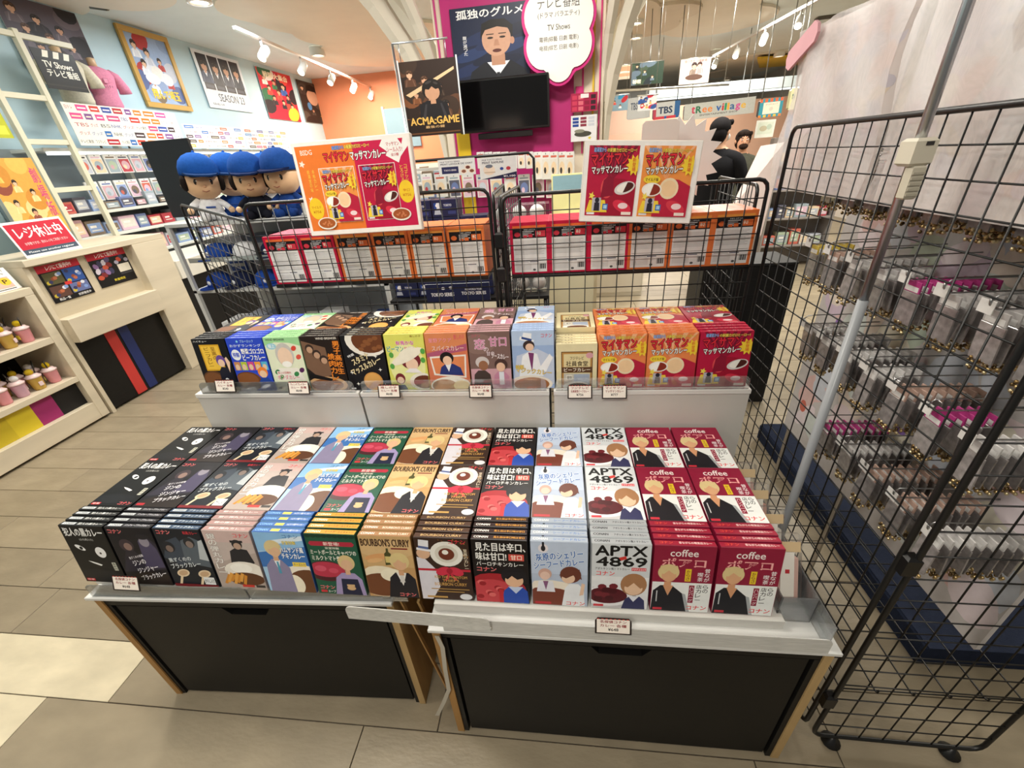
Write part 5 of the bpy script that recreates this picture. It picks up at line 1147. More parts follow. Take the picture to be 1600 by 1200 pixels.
a = crowd_art(90, 100, '#57505a', 15, ['#2a2428', '#3a3438', '#6a6068', '#1c1a1e'], 8)
wall_poster(a, ((0, 5), (112, 5), (148, 100), (55, 148)), 'large dark group poster at the top left corner')
a = Art(60, 56); a.rect(0, 0, 60, 56, '#15140f'); a.rect(0, 44, 60, 56, '#1f1d18')
for k in range(3): a.poly([(12+k*15, 45), (20+k*15, 45), (24+k*15, 55), (16+k*15, 55)], '#e9e6d8'); 
a.text('TV Shows', 9, 31, 50, 40, '#f0eee2', bold=.03); a.text('テレビ番組', 9, 18, 54, 29, '#f0eee2', bold=.02); a.rect(0, 5, 60, 7, '#2c2a22')
P = [at(x, y, 'x', -4.30) for x, y in ((47, 72), (108, 70), (131, 133), (70, 136))]
lab(yz_sheet(a, P[0].y, P[1].y, P[3].z, P[0].z, -4.3145, 'clapper_sign', back='#15140f'), 'black clapperboard sign reading TV Shows hung on the ladder frame', 'sign')
a = crowd_art(70, 90, '#d8a04a', 21, ['#e0b45a', '#c88a3a', '#8a4a3a', '#e8c88a'], 5); a.text('劇場版', 56, 20, 66, 80, '#c8447a', vert=True)
P = [at(x, y, 'x', -4.25) for x, y in ((0, 247), (48, 247), (70, 338), (10, 345))]
lab(yz_sheet(a, P[0].y-.15, P[1].y, 1.30, P[0].z, -4.25, 'golden_poster'), 'golden poster with two faces above the closed sign at left', 'poster')
a = Art(30, 30); a.rect(0, 0, 30, 30, '#b4b82e'); a.rect(3, 4, 27, 14, '#d8d84a')
P = at(0, 200, 'x', -4.25); lab(yz_sheet(a, P.y-.12, P.y+.06, 2.0, 2.18, -4.25, 'green_card'), 'yellow green card at the left edge above the golden poster', 'card')
# mannequin torsos wearing shirts above the logo boards
def torso(px, py, x, col, label, s=1.0, logo=None, rz=1.35):
    p = at(px, py, 'x', x)
    t = thing('mannequin_torso', label, 'mannequin', p, (0, 0, rz)); t.scale = (s, s, s)
    sk = MB(); sh = MB()
    prof = [(.12, 0), (.14, .05), (.13, .16), (.15, .28), (.165, .36), (.14, .42), (.06, .455), (.045, .48)]
    sh.lathe(prof[:-1], col, 20, Matrix.Diagonal((1.1, .66, 1, 1)))
    for sx in (-1, 1): sh.tube([(sx*.13, 0, .40), (sx*.20, 0, .36), (sx*.245, -.01, .25), (sx*.25, -.01, .19)], [.05, .062, .066, .07], col, 10)
    sk.lathe([(.046, .45), (.042, .50), (.045, .535), (.02, .545)], '#d8b894', 14); 
    sh.build('shirt', MT['fabric'], t); sk.build('neck', MT['plastic'], t)
    MB().tube([(0, 0, -(p.z-1.9505)/s), (0, 0, .01)], .012, '#8a8a8a', 8).build('stand', MT['metal'], t)
    if logo:
        a = Art(40, 40); logo(a); f = sheet(a, .16, .16); f.v = [(q[0], q[1]-.113, q[2]+.20) for q in f.v]; f.build('chest_print', MT['print'], t)
torso(128, 166, -4.55, '#d6d0bc', 'mannequin torso in a cream T-shirt with small round emblem above the logo boards', .84, lambda a: a.ell(30, 24, 6, 6, '#3a3a3a').ell(30, 24, 4.4, 4.4, '#d6d0bc').rect(28, 22, 32, 26, '#3a3a3a'))
torso(176, 172, -4.60, '#d88aa4', 'mannequin torso in a pink T-shirt above the logo boards', .80, lambda a: a.text('もうすぐ', 8, 6, 34, 13, '#7a3a52').rect(14, 18, 27, 32, '#c06a86').rect(15.5, 19.5, 25.5, 30.5, '#d88aa4'))
# merchandise on the wall shelving
MC = ['#8aa0c8', '#c8a0a8', '#d8d4cc', '#5a5a68', '#b8bcc6', '#e0c8a8', '#6a7aa8', '#c86a5a', '#9aa8b0', '#3a3838', '#d8b8c8', '#a8b8a0', '#b04048', '#7a6a5a']
HANG = {}
def hang_pack(x, y, z, ci, label, grp, rz=PI/2, w=.10, h=.15):
    k = (ci, w, h)
    if k not in HANG:
        q = random.Random(ci*7+3); a = Art(60, 90); a.rect(0, 0, 60, 90, '#dcdcda'); a.rect(3, 4, 57, 68, MC[ci]); a.ell(30, 38, 20, 22, MC[(ci+3) % 14], 16); a.ell(24, 30, 9, 11, MC[(ci+7) % 14], 12); a.rect(8, 73, 52, 80, MC[(ci+5) % 14]); a.ell(30, 85, 3, 3, '#6a6a6a', 10)
        b = MB().box(-w/2, 0, 0, w/2, .012, h, '#cfcfcd', .003).mesh('hanging_pack'); b.materials.append(MT['carton'])
        f = sheet(a, w-.006, h-.006); f.v = [(v[0], v[1]-.0003, v[2]+.003) for v in f.v]; f = f.mesh('front_print'); f.materials.append(MT['print']); HANG[k] = (b, f)
    b, f = HANG[k]
    o = put('hanging_pack', b, None, (x, y, z), (rnd.uniform(-.06, .06), 0, rz+rnd.uniform(-.12, .12))); tag(o, label, 'pack', grp); put('front_print', f, o)
    return o
ORDW = ('first', 'second', 'third', 'fourth', 'fifth', 'sixth', 'seventh', 'eighth', 'ninth', 'tenth', 'eleventh', 'twelfth', 'thirteenth', 'fourteenth', 'fifteenth', 'sixteenth', 'seventeenth', 'eighteenth', 'nineteenth', 'twentieth')
for ri, (z, n, x) in enumerate(((1.73, 18, -4.44), (1.50, 18, -4.46))):
    for i in range(n):
        y = 4.00+i*.145; ci = rnd.randrange(14)
        hang_pack(x, y, z, ci, f'hanging pack on the {("upper", "lower")[ri]} peg row of the wall shelving, {ORDW[i]} from the near end', 'packs on the wall pegs', w=.125, h=.17)
def carton(x, y, z, w, d, h, c1, c2, label, grp, rz=0, name='merchandise_box'):
    k = ('c', round(w, 3), round(d, 3), round(h, 3), c1, c2)
    if k not in HANG:
        b = MB().box(-w/2, -d/2, 0, w/2, d/2, h, c1, .003).mesh(name); b.materials.append(MT['carton'])
        l = MB().box(-w*.42, -d/2-.0012, h*.18, w*.42, -d/2-.0002, h*.82, c2); l.box(-w*.3, -d/2-.0018, h*.5, w*.1, -d/2-.0012, h*.66, '#e9e6e0'); l.box(-w*.3, -d/2-.0018, h*.28, w*.3, -d/2-.0012, h*.36, '#dcd8d0'); l = l.mesh('label_print'); l.materials.append(MT['print']); HANG[k] = (b, l)
    b, l = HANG[k]; o = put(name, b, None, (x, y, z), (0, 0, rz)); tag(o, label, 'box', grp); put('label_print', l, o); return o
for z, nm in ((1.4205, 'top'), (1.2155, 'second'), (.9855, 'third'), (.6255, 'fourth')):
    y = 3.55; i = 0
    while y < 6.4 and i < 20:
        w = rnd.choice((.12, .15, .18)); h = rnd.choice((.07, .10, .13)) if z > 1.4 else rnd.choice((.10, .13, .15)); a_, b_ = rnd.choice(MC), rnd.choice(MC)
        carton(-4.50, y+w/2, z, w, .16, h, a_, b_, f'boxed goods on the {nm} wall shelf, {ORDW[i]} from the near end', f'boxed goods on the {nm} wall shelf', PI/2); y += w+.02; i += 1
# ------------------------------------------------------------------ baseball island with plush dolls behind the left rear grid
t = thing('goods_island', 'grey shelf island of baseball goods behind the left rear grid', 'shelving', (-2.55, 2.62, 0))
for z in (.10, .50, .92, 1.355): MB().box(0, 0, z, 1.42, .62, z+.022, '#b9bcbe', .002).build('shelf_board', MT['laminate'], t)
for x in (0, 1.395):
    for y in (0, .595): MB().box(x, y, 0, x+.025, y+.025, 1.355, '#c9ccce', .002).build('post', MT['laminate'], t)
MB().box(.02, .60, .03, 1.40, .62, 1.355, '#b4b9bd').build('back_panel', MT['laminate'], t)
def plush(px, py, Y, label, s=1.0, shirt='#e6e8ec', cap='#1d4f9c', brim='#17335f', yaw=0, tilt=0.0, wink=False, hair=True):
    p = at(px, py, 'y', Y)
    t = thing('plush_doll', label, 'plush doll', (p.x, p.y, 1.3785), (0, tilt, yaw)); t.scale = (s, s, s)
    b = MB(); b.lathe([(.03, 0), (.075, .01), (.082, .06), (.07, .11), (.045, .145), (.03, .155)], shirt, 16, Matrix.Diagonal((1, .8, 1, 1)))
    b.build('body', MT['fabric'], t)
    for sx in (-1, 1):
        MB().tube([(sx*.055, 0, .13), (sx*.10, -.02, .10), (sx*.12, -.045, .075)], [.024, .022, .02], shirt, 8).ball((sx*.125, -.055, .068), .022, '#e2bd98', 8, 6).build('arm', MT['fabric'], t)
        MB().tube([(sx*.045, -.02, .02), (sx*.055, -.09, .022), (sx*.055, -.12, .03)], [.034, .03, .03], shirt, 8).build('leg', MT['fabric'], t)
    h = MB(); h.ball((0, -.005, .245), (.118, .105, .108), '#dfb892', 20, 12); h.ball((0, -.105, .225), (.012, .010, .009), '#d6a884', 8, 6)
    for sx in (-1, 1): h.ball((sx*.117, 0, .235), (.016, .014, .024), '#dcb38c', 8, 6)
    hd = h.build('head', MT['skin'], t)
    for sx in (-1, 1):
        e = MB()
        if wink: e.tube([(sx*.062, -.091, .252), (sx*.045, -.1005, .262), (sx*.026, -.1035, .254)], .0035, '#1c1411', 6)
        else: e.ball((sx*.043, -.097, .252), (.014, .006, .019), '#1c1411', 10, 6); e.ball((sx*.039, -.1025, .259), (.004, .002, .005), '#f6f4f0', 6, 4)
        e.tube([(sx*.062, -.085, .288), (sx*.042, -.094, .294), (sx*.024, -.098, .290)], .003, '#2a1c16', 6)
        e.build('eye', MT['plastic'], hd)
    MB().tube([(-.022, -.105, .197), (0, -.106, .190), (.022, -.105, .197)], .003, '#8a4a3a', 6).build('mouth', MT['plastic'], hd)
    if hair: MB().ball((0, .030, .250), (.127, .100, .112), '#1c1513', 18, 10).ball((-.108, -.035, .245), (.026, .040, .052), '#1c1513', 10, 6).ball((.108, -.035, .245), (.026, .040, .052), '#1c1513', 10, 6).ball((0, -.082, .288), (.075, .022, .014), '#1c1513', 12, 6).build('hair', MT['hair'], t)
    c = MB(); c.lathe([(.119, .292), (.123, .31), (.120, .345), (.104, .385), (.075, .415), (.04, .432), (.004, .437)], cap, 20, Matrix.Diagonal((1, .95, 1, 1)))
    c.ball((0, 0, .437), .010, cap, 8, 5); cp = c.build('cap', MT['fabric'], t)
    P = [(-.105, -.05), (-.085, -.13), (-.04, -.172), (.04, -.172), (.085, -.13), (.105, -.05), (.06, -.08), (-.06, -.08)]
    MB().prism(P, -.005, .006, brim).build('brim', MT['fabric'], cp, (0, -.015, .312), (.14, 0, 0))
    l = MB().box(-.03, -.068, .085, .03, -.064, .095, '#2a4f9a'); l.build('chest_band', MT['print'], t)
plush(318, 300, 2.72, 'plush doll in white shirt and blue cap, leftmost on the goods island', .90, yaw=.75, tilt=.06)
plush(360, 300, 2.92, 'winking plush doll in blue shirt and blue cap, second from left', .90, '#2a55a8', yaw=.55, tilt=.10, wink=True)
plush(398, 302, 2.72, 'plush doll with long dark hair and navy cap in the middle of the row', .86, '#1a1c26', '#1e4a94', '#16264e', yaw=.45)
plush(428, 302, 3.02, 'plush doll half hidden behind the rightmost doll, white shirt', .86, '#e6e8ec', yaw=.3)
plush(448, 300, 2.74, 'plush doll in navy shirt and navy peaked cap, rightmost of the row', .88, '#1d3a78', '#1d4488', '#141f44', yaw=.05, hair=False)
bp = at(300, 300, 'y', 3.18)
tag(MB().box(-.22, 0, 0, .14, .02, .50, '#15151a', .003).build('black_board', MT['plastic'], None, (bp.x+.05, 3.10, 1.3785)), 'black display board standing behind the leftmost plush dolls', 'board')
a = Art(100, 60); a.rect(0, 0, 100, 60, '#1f3f92'); a.rect(0, 0, 100, 22, '#17171a'); a.text('17', 62, 26, 80, 54, '#c83a5a', '#f0f0f0', .05, bold=.03); a.text('SO', 48, 4, 70, 20, '#f2f2f2', bold=.03); a.poly([(76, 12), (82, 20), (88, 12), (82, 4)], '#f2f2f2'); a.poly([(79, 12), (82, 16), (85, 12), (82, 8)], '#17171a')
o = sheet(a, .46, .30); o.box(-.23, .0005, 0, .23, .012, .30, '#17305f'); bp2 = at(415, 270, 'y', 3.12)
tag(o.build('team_banner', MT['print'], None, (bp2.x+.06, 3.12, 1.3785)), 'blue and black banner with number seventeen behind the plush dolls', 'banner')
tag(MB().box(-.05, 0, 0, .05, .07, .10, '#cfcfcb', .004).build('price_stand', MT['paper'], None, (at(482, 320, 'y', 2.64).x, 2.64, 1.3785)), 'white price stand before the rightmost plush dolls', 'price tag')
# caps and boxes on the island shelves
def capthing(x, y, z, col, label):
    t = thing('baseball_cap', label, 'cap', (x, y, z), (0, 0, rnd.uniform(-.5, .5)))
    MB().lathe([(.085, 0), (.086, .02), (.078, .06), (.05, .088), (.004, .096)], col, 16).build('crown', MT['fabric'], t)
    MB().prism([(-.07, -.05), (-.055, -.12), (-.02, -.15), (.02, -.15), (.055, -.12), (.07, -.05), (.04, -.07), (-.04, -.07)], .0, .006, col).build('brim', MT['fabric'], t)
    MB().ball((0, -.083, .035), (.018, .006, .016), '#e6e8ee', 8, 5).build('emblem', MT['fabric'], t)
for i in range(7): capthing(-2.42+i*.185, 2.74, .943, ('#1f3f92', '#1c2340', '#24489c')[i % 3], f'baseball cap on the middle island shelf, {ORDW[i]} from the left')
for i in range(7): carton(-2.42+i*.19, 2.78, 1.135-.613, .15, .2, (.16, .2, .13)[i % 3], ('#d9dce0', '#8a93a8', '#2b4a94', '#e6e6e2')[i % 4], ('#24407e', '#c8ccd6', '#b03a3a')[i % 3], f'goods box on the lower island shelf, {ORDW[i]} from the left', 'goods boxes on the lower island shelf')
for i in range(6): carton(-2.40+i*.22, 3.02, .943, .18, .15, .30, ('#d6d8dc', '#7a869c', '#e2e2de')[i % 3], ('#2b4a94', '#d8d8dc')[i % 2], f'tall goods box behind the caps on the middle island shelf, {ORDW[i]} from the left', 'tall goods boxes behind the caps')
def bag(x, y, z, col, label, s=1):
    t = thing('clear_bag', label, 'bag', (x, y, z), (0, 0, rnd.uniform(-.4, .4))); t.scale = (s, s, s)
    MB().ball((0, 0, .085), (.10, .07, .085), '#dde4ea', 12, 8).build('film', MT['film'], t)
    MB().ball((0, 0, .065), (.07, .05, .06), col, 12, 8).build('contents', MT['fabric'], t)
    MB().tube([(0, 0, .165), (0, 0, .19)], [.012, .03], '#dfe6ec', 8).build('twist', MT['film'], t)
for i in range(5): bag(-2.38+i*.26, 2.76, .123, ('#2b55a8', '#cfd6de', '#8fb0d8')[i % 3], f'clear bag of blue and white goods on the bottom island shelf, {ORDW[i]} from the left', 1.1)

for i in range(5):
    capthing(-2.36+i*.21, 2.76, 1.135, ('#24489c', '#e2e4e8', '#1c2340')[i % 3], f'baseball cap on the wire tray under the plush dolls, {ORDW[i]} from the left')
t = thing('wire_tray', 'thin wire tray under the plush dolls on the goods island', 'tray', (-2.5, 2.64, 1.125))
MB().box(0, 0, 0, 1.30, .30, .008, '#c3c7ca', .002).build('tray_base', MT['metal'], t); MB().box(0, -.004, 0, 1.30, 0, .03, '#d9dcde', .001).build('front_lip', MT['metal'], t)
for x in (.01, 1.27): MB().box(x, .14, .008, x+.01, .16, .2295, '#c3c7ca').build('hanger', MT['metal'], t)
# ------------------------------------------------------------------ navy boxes, ball capsules and cards on a grid rack at the centre
RY = 2.35
t = thing('rack_table', 'black wire rack table carrying navy boxes and ball capsules behind the rear grids', 'rack', (-1.02, RY, 0))
MB().box(0, 0, .88, .96, .42, .90, '#1b1b1d', .002).build('table_top', MT['dark'], t)
for x in (.02, .94):
    for y in (.02, .40): MB().tube([(x, y, .001), (x, y, .88)], .012, '#121213', 8).build('leg', MT['black'], t)
MB().tube([(.0, .40, .90), (.0, .40, 1.60), (.03, .40, 1.63), (.85, .40, 1.63), (.88, .40, 1.60), (.88, .40, .90)], .008, '#0e0e0f', 8).build('back_rail', MT['black'], t)
a = Art(100, 62); a.rect(0, 0, 100, 62, '#20264a'); a.rect(8, 30, 30, 52, '#e6e8ee'); a.rect(8, 30, 18, 52, '#2a4a9a'); a.ell(19, 42, 5, 6, '#f4f4f6', 10); a.ell(60, 40, 16, 12, '#2c3668'); a.text('TOKYO', 46, 38, 76, 46, '#e6e8ee', bold=.03); a.poly([(6, 8), (34, 8), (30, 24), (10, 24)], '#b9c0d0'); a.rect(60, 8, 90, 20, '#39427a')
NB = MB().box(-.075, 0, 0, .075, .10, .088, '#1c2140', .002).mesh('navy_box'); NB.materials.append(MT['carton'])
f = sheet(a, .146, .084); f.v = [(v[0], v[1]-.0003, v[2]+.002) for v in f.v]; NF = f.mesh('front_print'); NF.materials.append(MT['print'])
for r_ in range(6):
    for cc in range(4):
        if r_ == 5 and cc > 2: continue
        o = put('navy_box', NB, None, (-.93+cc*.155, RY+.06+.0*r_, .9015+r_*.0895)); put('front_print', NF, o)
        tag(o, f'navy souvenir box, {ORDW[cc]} from left in the {("lowest", "second", "third", "fourth", "fifth", "top")[r_]} layer on the wire rack', 'box', 'navy souvenir boxes on the wire rack')
        if r_ >= 4:
            pass
for r_ in range(5):
    for cc in range(3):
        t = thing('ball_capsule', f'clear ball capsule, {ORDW[cc]} from left in the {("lowest", "second", "third", "fourth", "top")[r_]} layer on the wire rack', 'capsule', (-.315+cc*.098, RY+.12, .9015+r_*.098), group='ball capsules on the wire rack')
        MB().ball((0, 0, .046), .041, '#e9e9e6', 14, 8).build('ball', MT['plastic'], t); MB().box(-.047, -.047, 0, .047, .047, .094, '#dfe8ec', .006).build('case', MT['film'], t)
def card_sign(label, px0, py0, px1, py1, Y, art, name='product_card'):
    p0 = at(px0, py1, 'y', Y); p1 = at(px1, py0, 'y', Y); w, h = p1.x-p0.x, p1.z-p0.z
    o = sheet(art, w, h); o.box(-w/2, .0005, 0, w/2, .006, h, '#d9dde0'); 
    return tag(o.build(name, MT['print'], None, ((p0.x+p1.x)/2, Y, p0.z)), label, 'sign')
a = Art(100, 62); a.rect(0, 0, 100, 62, '#dfe6e8'); a.text('MLB TOKYO SERIES', 6, 50, 60, 55, '#2a3a5a'); a.text('PRINT LANGUE DE CHAT', 6, 41, 94, 47, '#1d2a48', bold=.03); a.rect(8, 8, 54, 34, '#232c5a'); a.text('TOKYO SERIES', 14, 18, 48, 24, '#f0f2f6'); 
for x, y, c in ((68, 14, '#8a5a4a'), (80, 28, '#6a3a34'), (90, 14, '#7a4a3c')): a.ell(x, y, 9, 9, '#efe4d4'); a.ell(x, y, 6, 6, c)
card_sign('white card with biscuits reading PRINT LANGUE DE CHAT above the navy boxes', 687, 246, 741, 276, RY+.02, a)
a = Art(100, 70); a.rect(0, 0, 100, 70, '#dfe6e8'); a.text('MLB TOKYO SERIES', 8, 60, 62, 65, '#2a3a5a'); a.text('PRINT RAMUNE', 8, 50, 66, 57, '#1d2a48', bold=.03); a.ell(26, 30, 16, 17, '#e9dccb'); a.rect(12, 20, 42, 24, '#c9b8a2'); a.ell(26, 42, 10, 6, '#6a7484'); a.ell(60, 32, 5, 5, '#2a4a9a'); a.ell(78, 32, 6, 6, '#b83a4a'); a.poly([(0, 0), (100, 20), (100, 0)], '#1d2348'); a.text('¥1,100', 64, 3, 96, 10, '#f4f4f6', bold=.03)
card_sign('white card with a ball reading PRINT RAMUNE above the ball capsules', 751, 243, 806, 281, RY-.02, a)
a = Art(100, 40); a.rect(0, 0, 100, 40, '#1c2248'); a.ell(28, 30, 3, 3, '#e6e8ee'); a.ell(40, 31, 3, 3, '#e6e8ee'); a.text('SHOHEI & TOMO', 8, 12, 44, 20, '#e9ebf0', bold=.04) if False else a.text('TOKYO SERIES', 8, 12, 44, 20, '#e9ebf0', bold=.04); a.text('MLB WORLD TOUR', 62, 24, 88, 28, '#e9ebf0'); a.text('TOKYO SERIES', 56, 14, 94, 21, '#e9ebf0', bold=.04)
o = card_sign('navy banner reading TOKYO SERIES along the foot of the wire rack', 668, 441, 764, 472, RY-.04, a, 'navy_banner')
tag(MB().box(-.20, 0, 0, .20, .30, .24, '#b58a4e', .004).box(-.07, -.001, .14, .05, -.0002, .22, '#e6e4de').build('brown_carton', MT['carton'], None, (at(852, 455, 'y', 3.0).x, 2.9, .0005)), 'brown cardboard carton on the floor beneath the red packs', 'carton')

# ------------------------------------------------------------------ centre: screen, posters and goods on the pillar
t = thing('wall_screen', 'black television mounted on the pink pillar', 'television', (-.42, 3.86, 1.80), (.07, 0, 0))
MB().box(-.36, 0, 0, .36, .04, .35, '#0b0b0c', .006).build('bezel', MT['plastic'], t); MB().box(-.345, -.0015, .018, .345, .0, .335, '#060607').build('screen', MT['screen'], t)
MB().box(-.1, .04, .1, .1, .10, .28, '#141414').build('bracket', MT['metal'], t); MB().box(-.22, .01, -.05, .22, .05, -.008, '#101011', .004).build('sound_bar', MT['plastic'], t)
a = Art(100, 120); a.rect(0, 0, 100, 120, '#16203c')
for k in range(8): a.ell(20+(k*29) % 70, 20+(k*17) % 60, 26, 9, ('#1e2c52', '#121a32', '#243660')[k % 3], 16, 20)
a.poly([(18, 0), (22, 16), (40, 30), (76, 30), (94, 14), (98, 0)], '#14161e'); a.poly([(44, 30), (58, 6), (74, 30)], '#e2e6ee'); a.poly([(56, 12), (60, 12), (61, 0), (55, 0)], '#20222a')
a.rect(50, 24, 68, 42, '#b98a70'); a.ell(58, 66, 19, 27, '#c79a80', 24); a.poly([(37, 68), (40, 92), (52, 98), (70, 97), (80, 86), (79, 66), (74, 82), (60, 86), (44, 82)], '#16120f')
for sx in (-1, 1): a.ell(58+sx*8, 69, 4, 1.8, '#2a1c16', 12); a.rect(58+sx*8-5, 74, 58+sx*8+5, 75.5, '#241812')
a.poly([(56, 66), (60, 66), (62, 56), (54, 56)], '#b4846a'); a.ell(58, 48, 6, 3, '#5a2c26', 14); a.ell(78.5, 62, 3, 6, '#bb8c72', 10)
a.text('孤独のグルメ', 8, 102, 94, 116, '#f0f0ee', bold=.03); a.text('腹が減った', 14, 44, 19, 76, '#e6e6e6', vert=True)
p0 = at(713, 125, 'y', 3.95); p1 = at(824, 0, 'y', 3.95); PH = p1.z-p0.z+.02
o = sheet(a, p1.x-p0.x, PH); o.box(-(p1.x-p0.x)/2, .0005, 0, (p1.x-p0.x)/2, .006, PH, '#10182c')
tag(o.build('portrait_poster', MT['print'], None, ((p0.x+p1.x)/2, 3.955, p0.z-.02)), 'tall dark blue portrait poster of a man in suit above the television', 'poster')
# cloud sign
cs = at(873, 52, 'y', 3.90); CL = []
lobes = [(0, .20, .20), (-.17, .12, .18), (.17, .12, .18), (-.16, -.10, .18), (.16, -.10, .18), (0, -.24, .15), (0, 0, .25)]
def cloud_outline(g):
    P = []
    for i in range(72):
        q = 2*PI*i/72; best = .05
        for x, y, r_ in lobes:
            b = x*math.cos(q)+y*math.sin(q); d = b*b-(x*x+y*y-(r_+g)**2)
            if d >= 0: best = max(best, b+math.sqrt(d))
        P.append((best*math.cos(q), best*math.sin(q)))
    return P
t = thing('cloud_sign', 'white cloud shaped sign with pink rim reading TV Shows on the pillar', 'sign', cs); t.scale = (.70, 1, .76)
MX = Matrix(((1,0,0,0),(0,0,-1,0),(0,1,0,0),(0,0,0,1)))
MB().prism(cloud_outline(.03), 0, .03, '#c8207a', MX).build('pink_rim', MT['paint'], t); MB().prism(cloud_outline(0), .0305, .04, '#ece9e2', MX).build('white_face', MT['paint'], t)
a = Art(100, 100); a.text('テレビ番組', 6, 76, 94, 96, '#33302e', bold=.005); a.text('(ドラマ バラエティ)', 6, 60, 94, 71, '#55504c'); a.text('TV Shows', 26, 40, 74, 50, '#33302e'); a.text('電視(綜藝 日劇 電影)', 8, 20, 92, 30, '#55504c'); a.text('电视(综艺 日剧 电影)', 8, 5, 92, 15, '#55504c')
f = MB(); a.into(f, Matrix(((1,0,0,-.24),(0,0,-1,-.0401),(0,1,0,-.16),(0,0,0,1))), 6e-5, .0048, .0044); f.build('lettering', MT['print'], t)
# ACMA:GAME poster on a clear hanging stand
p0 = at(645, 214, 'y', 3.35); p1 = at(716, 88, 'y', 3.35)
t = thing('hanging_poster', 'dark brown film poster with golden lettering ACMA:GAME hung in a clear frame', 'poster', ((p0.x+p1.x)/2-.02, 3.35, p0.z)); w, h = .39, p1.z-p0.z
a = crowd_art(80, 108, '#2c1e18', 31, ['#3a2a20', '#5a3a28', '#241a18', '#7a4a2c'], 7); a.poly([(4, 62), (76, 96), (76, 92), (10, 58)], '#d8b890'); a.bust(42, 50, .85, '#1a1412', '#c09274', '#1c1a1e'); a.rect(0, 0, 80, 26, '#241812'); a.text('ACMA:GAME', 5, 17, 76, 28, '#e0b25a', '#3a2410', .05, bold=.04); a.text('最後の鍵', 26, 11, 54, 15, '#d8b078'); a.rect(4, 3, 76, 5, '#6a4428')
o = sheet(a, w, h); o.box(-w/2, .0005, 0, w/2, .004, h, '#241a16'); o.build('print', MT['print'], t)
MB().tube([(-w/2-.02, 0, h+.10), (w/2-.04, 0, h+.10)], .006, '#dfe3e6', 8).tube([(-w/2+.02, 0, h+.10), (-w/2+.02, 0, h)], .003, '#cfd3d6', 6).tube([(w/2-.06, 0, h+.10), (w/2-.06, 0, h)], .003, '#cfd3d6', 6).build('hanger_rod', MT['metal'], t)
MB().tube([(-w/2-.02, 0, h+.10), (-w/2-.02, 0, -p0.z+.001)], .008, '#c9cdd0', 8).build('stand_pole', MT['metal'], t)
MB().box(-w/2-.008, -.006, -.01, -w/2, .006, h+.01, '#d9dfe2').build('side_rail', MT['plastic'], t); MB().box(w/2, -.006, -.01, w/2+.008, .006, h+.01, '#d9dfe2').build('side_rail', MT['plastic'], t)
# white carded packs hung under the television
for i in range(12):
    p = at(752+i*12.6, 257, 'y', 3.80)
    big = i >= 7
    hang_pack(p.x, 3.80, p.z-.03-(.08 if big else 0), 2, f'white carded pack hanging below the television, {ORDW[i]} from the left', 'white carded packs below the television', 0, .062 if not big else .07, .12 if not big else .20)
for i in range(11):
    p = at(664+i*22, 268, 'y', 3.86); hang_pack(p.x, 3.86, p.z-.20, (5, 2, 3, 10, 1)[i % 5], f'pack on the lower peg row of the pillar, {ORDW[i]} from the left', 'packs on the lower pillar pegs', 0, .10, .18)
a = Art(60, 60); a.rect(0, 0, 60, 60, '#a8204a')
for k in range(12): a.rect(3+(k % 4)*14, 4+(k//4)*18, 14+(k % 4)*14, 17+(k//4)*18, ('#c83a5a', '#d86a7a', '#8a1a3a', '#3a2028')[k % 4])
a.rect(22, 44, 40, 57, '#f0e6e6'); card_sign('red cast chart poster on the right of the pillar', 892, 143, 934, 176, 3.92, a, 'cast_poster')
a = Art(60, 70); a.rect(0, 0, 60, 70, '#e3e3e6')
for k in range(9): a.rect(4+(k % 3)*18, 40+(k//3)*9, 18+(k % 3)*18, 47+(k//3)*9, ('#2b4a94', '#8a3a4a', '#c8ccd6')[k % 3])
a.ell(28, 20, 20, 8, '#4a4a40'); a.ell(20, 28, 12, 5, '#8a8a7a'); a.star(44, 8, 5, 2.4, 5, '#d8c832'); card_sign('blue and white cast chart poster under the red one on the pillar', 892, 178, 933, 222, 3.92, a, 'cast_poster')
p = at(858, 335, 'y', 3.3)
t = thing('counter_stand', 'pale yellow display stand in front of the pillar, right of centre', 'display stand', (p.x, 3.3, 0)); MB().box(-.30, 0, 0, .34, .4, 1.18, '#d9d2b4', .004).build('plinth', MT['laminate'], t); MB().box(.02, .1, 1.18, .26, .12, 1.48, '#efe9a8', .002).build('sign_card', MT['paper'], t); MB().box(-.24, .02, 1.18, .0, .16, 1.30, '#6a1c3c', .003).build('maroon_box', MT['carton'], t); MB().box(.03, .098, 1.36, .25, .0995, 1.47, '#8fb4c0').build('picture', MT['print'], t)
# ------------------------------------------------------------------ right background
def hung(label, px0, py0, px1, py1, Y, art, name='hanging_banner', cords=True):
    p0 = at(px0, py1, 'y', Y); p1 = at(px1, py0, 'y', Y); w, h = p1.x-p0.x, p1.z-p0.z
    t = thing(name, label, 'poster', ((p0.x+p1.x)/2, Y, p0.z))
    o = sheet(art, w, h); o.box(-w/2, .0005, 0, w/2, .006, h, '#cfcfcb'); o.build('print', MT['print'], t)
    if cords:
        top = CEIL-p0.z
        for sx in (-1, 1): MB().tube([(sx*w*.42, .003, h), (sx*w*.42, .003, top-.001)], .0014, '#b9b9b6', 5).build('cord', MT['metal'], t)
        MB().tube([(-w/2-.01, .003, h), (w/2+.01, .003, h)], .006, '#d9d9d6', 6).build('bar', MT['metal'], t)
    return t
hung('blue night scene poster hanging just right of the pillar', 941, 100, 963, 137, 6.0, crowd_art(40, 70, '#24386a', 41, ['#3a5aa0', '#16244a', '#c87a4a'], 2))
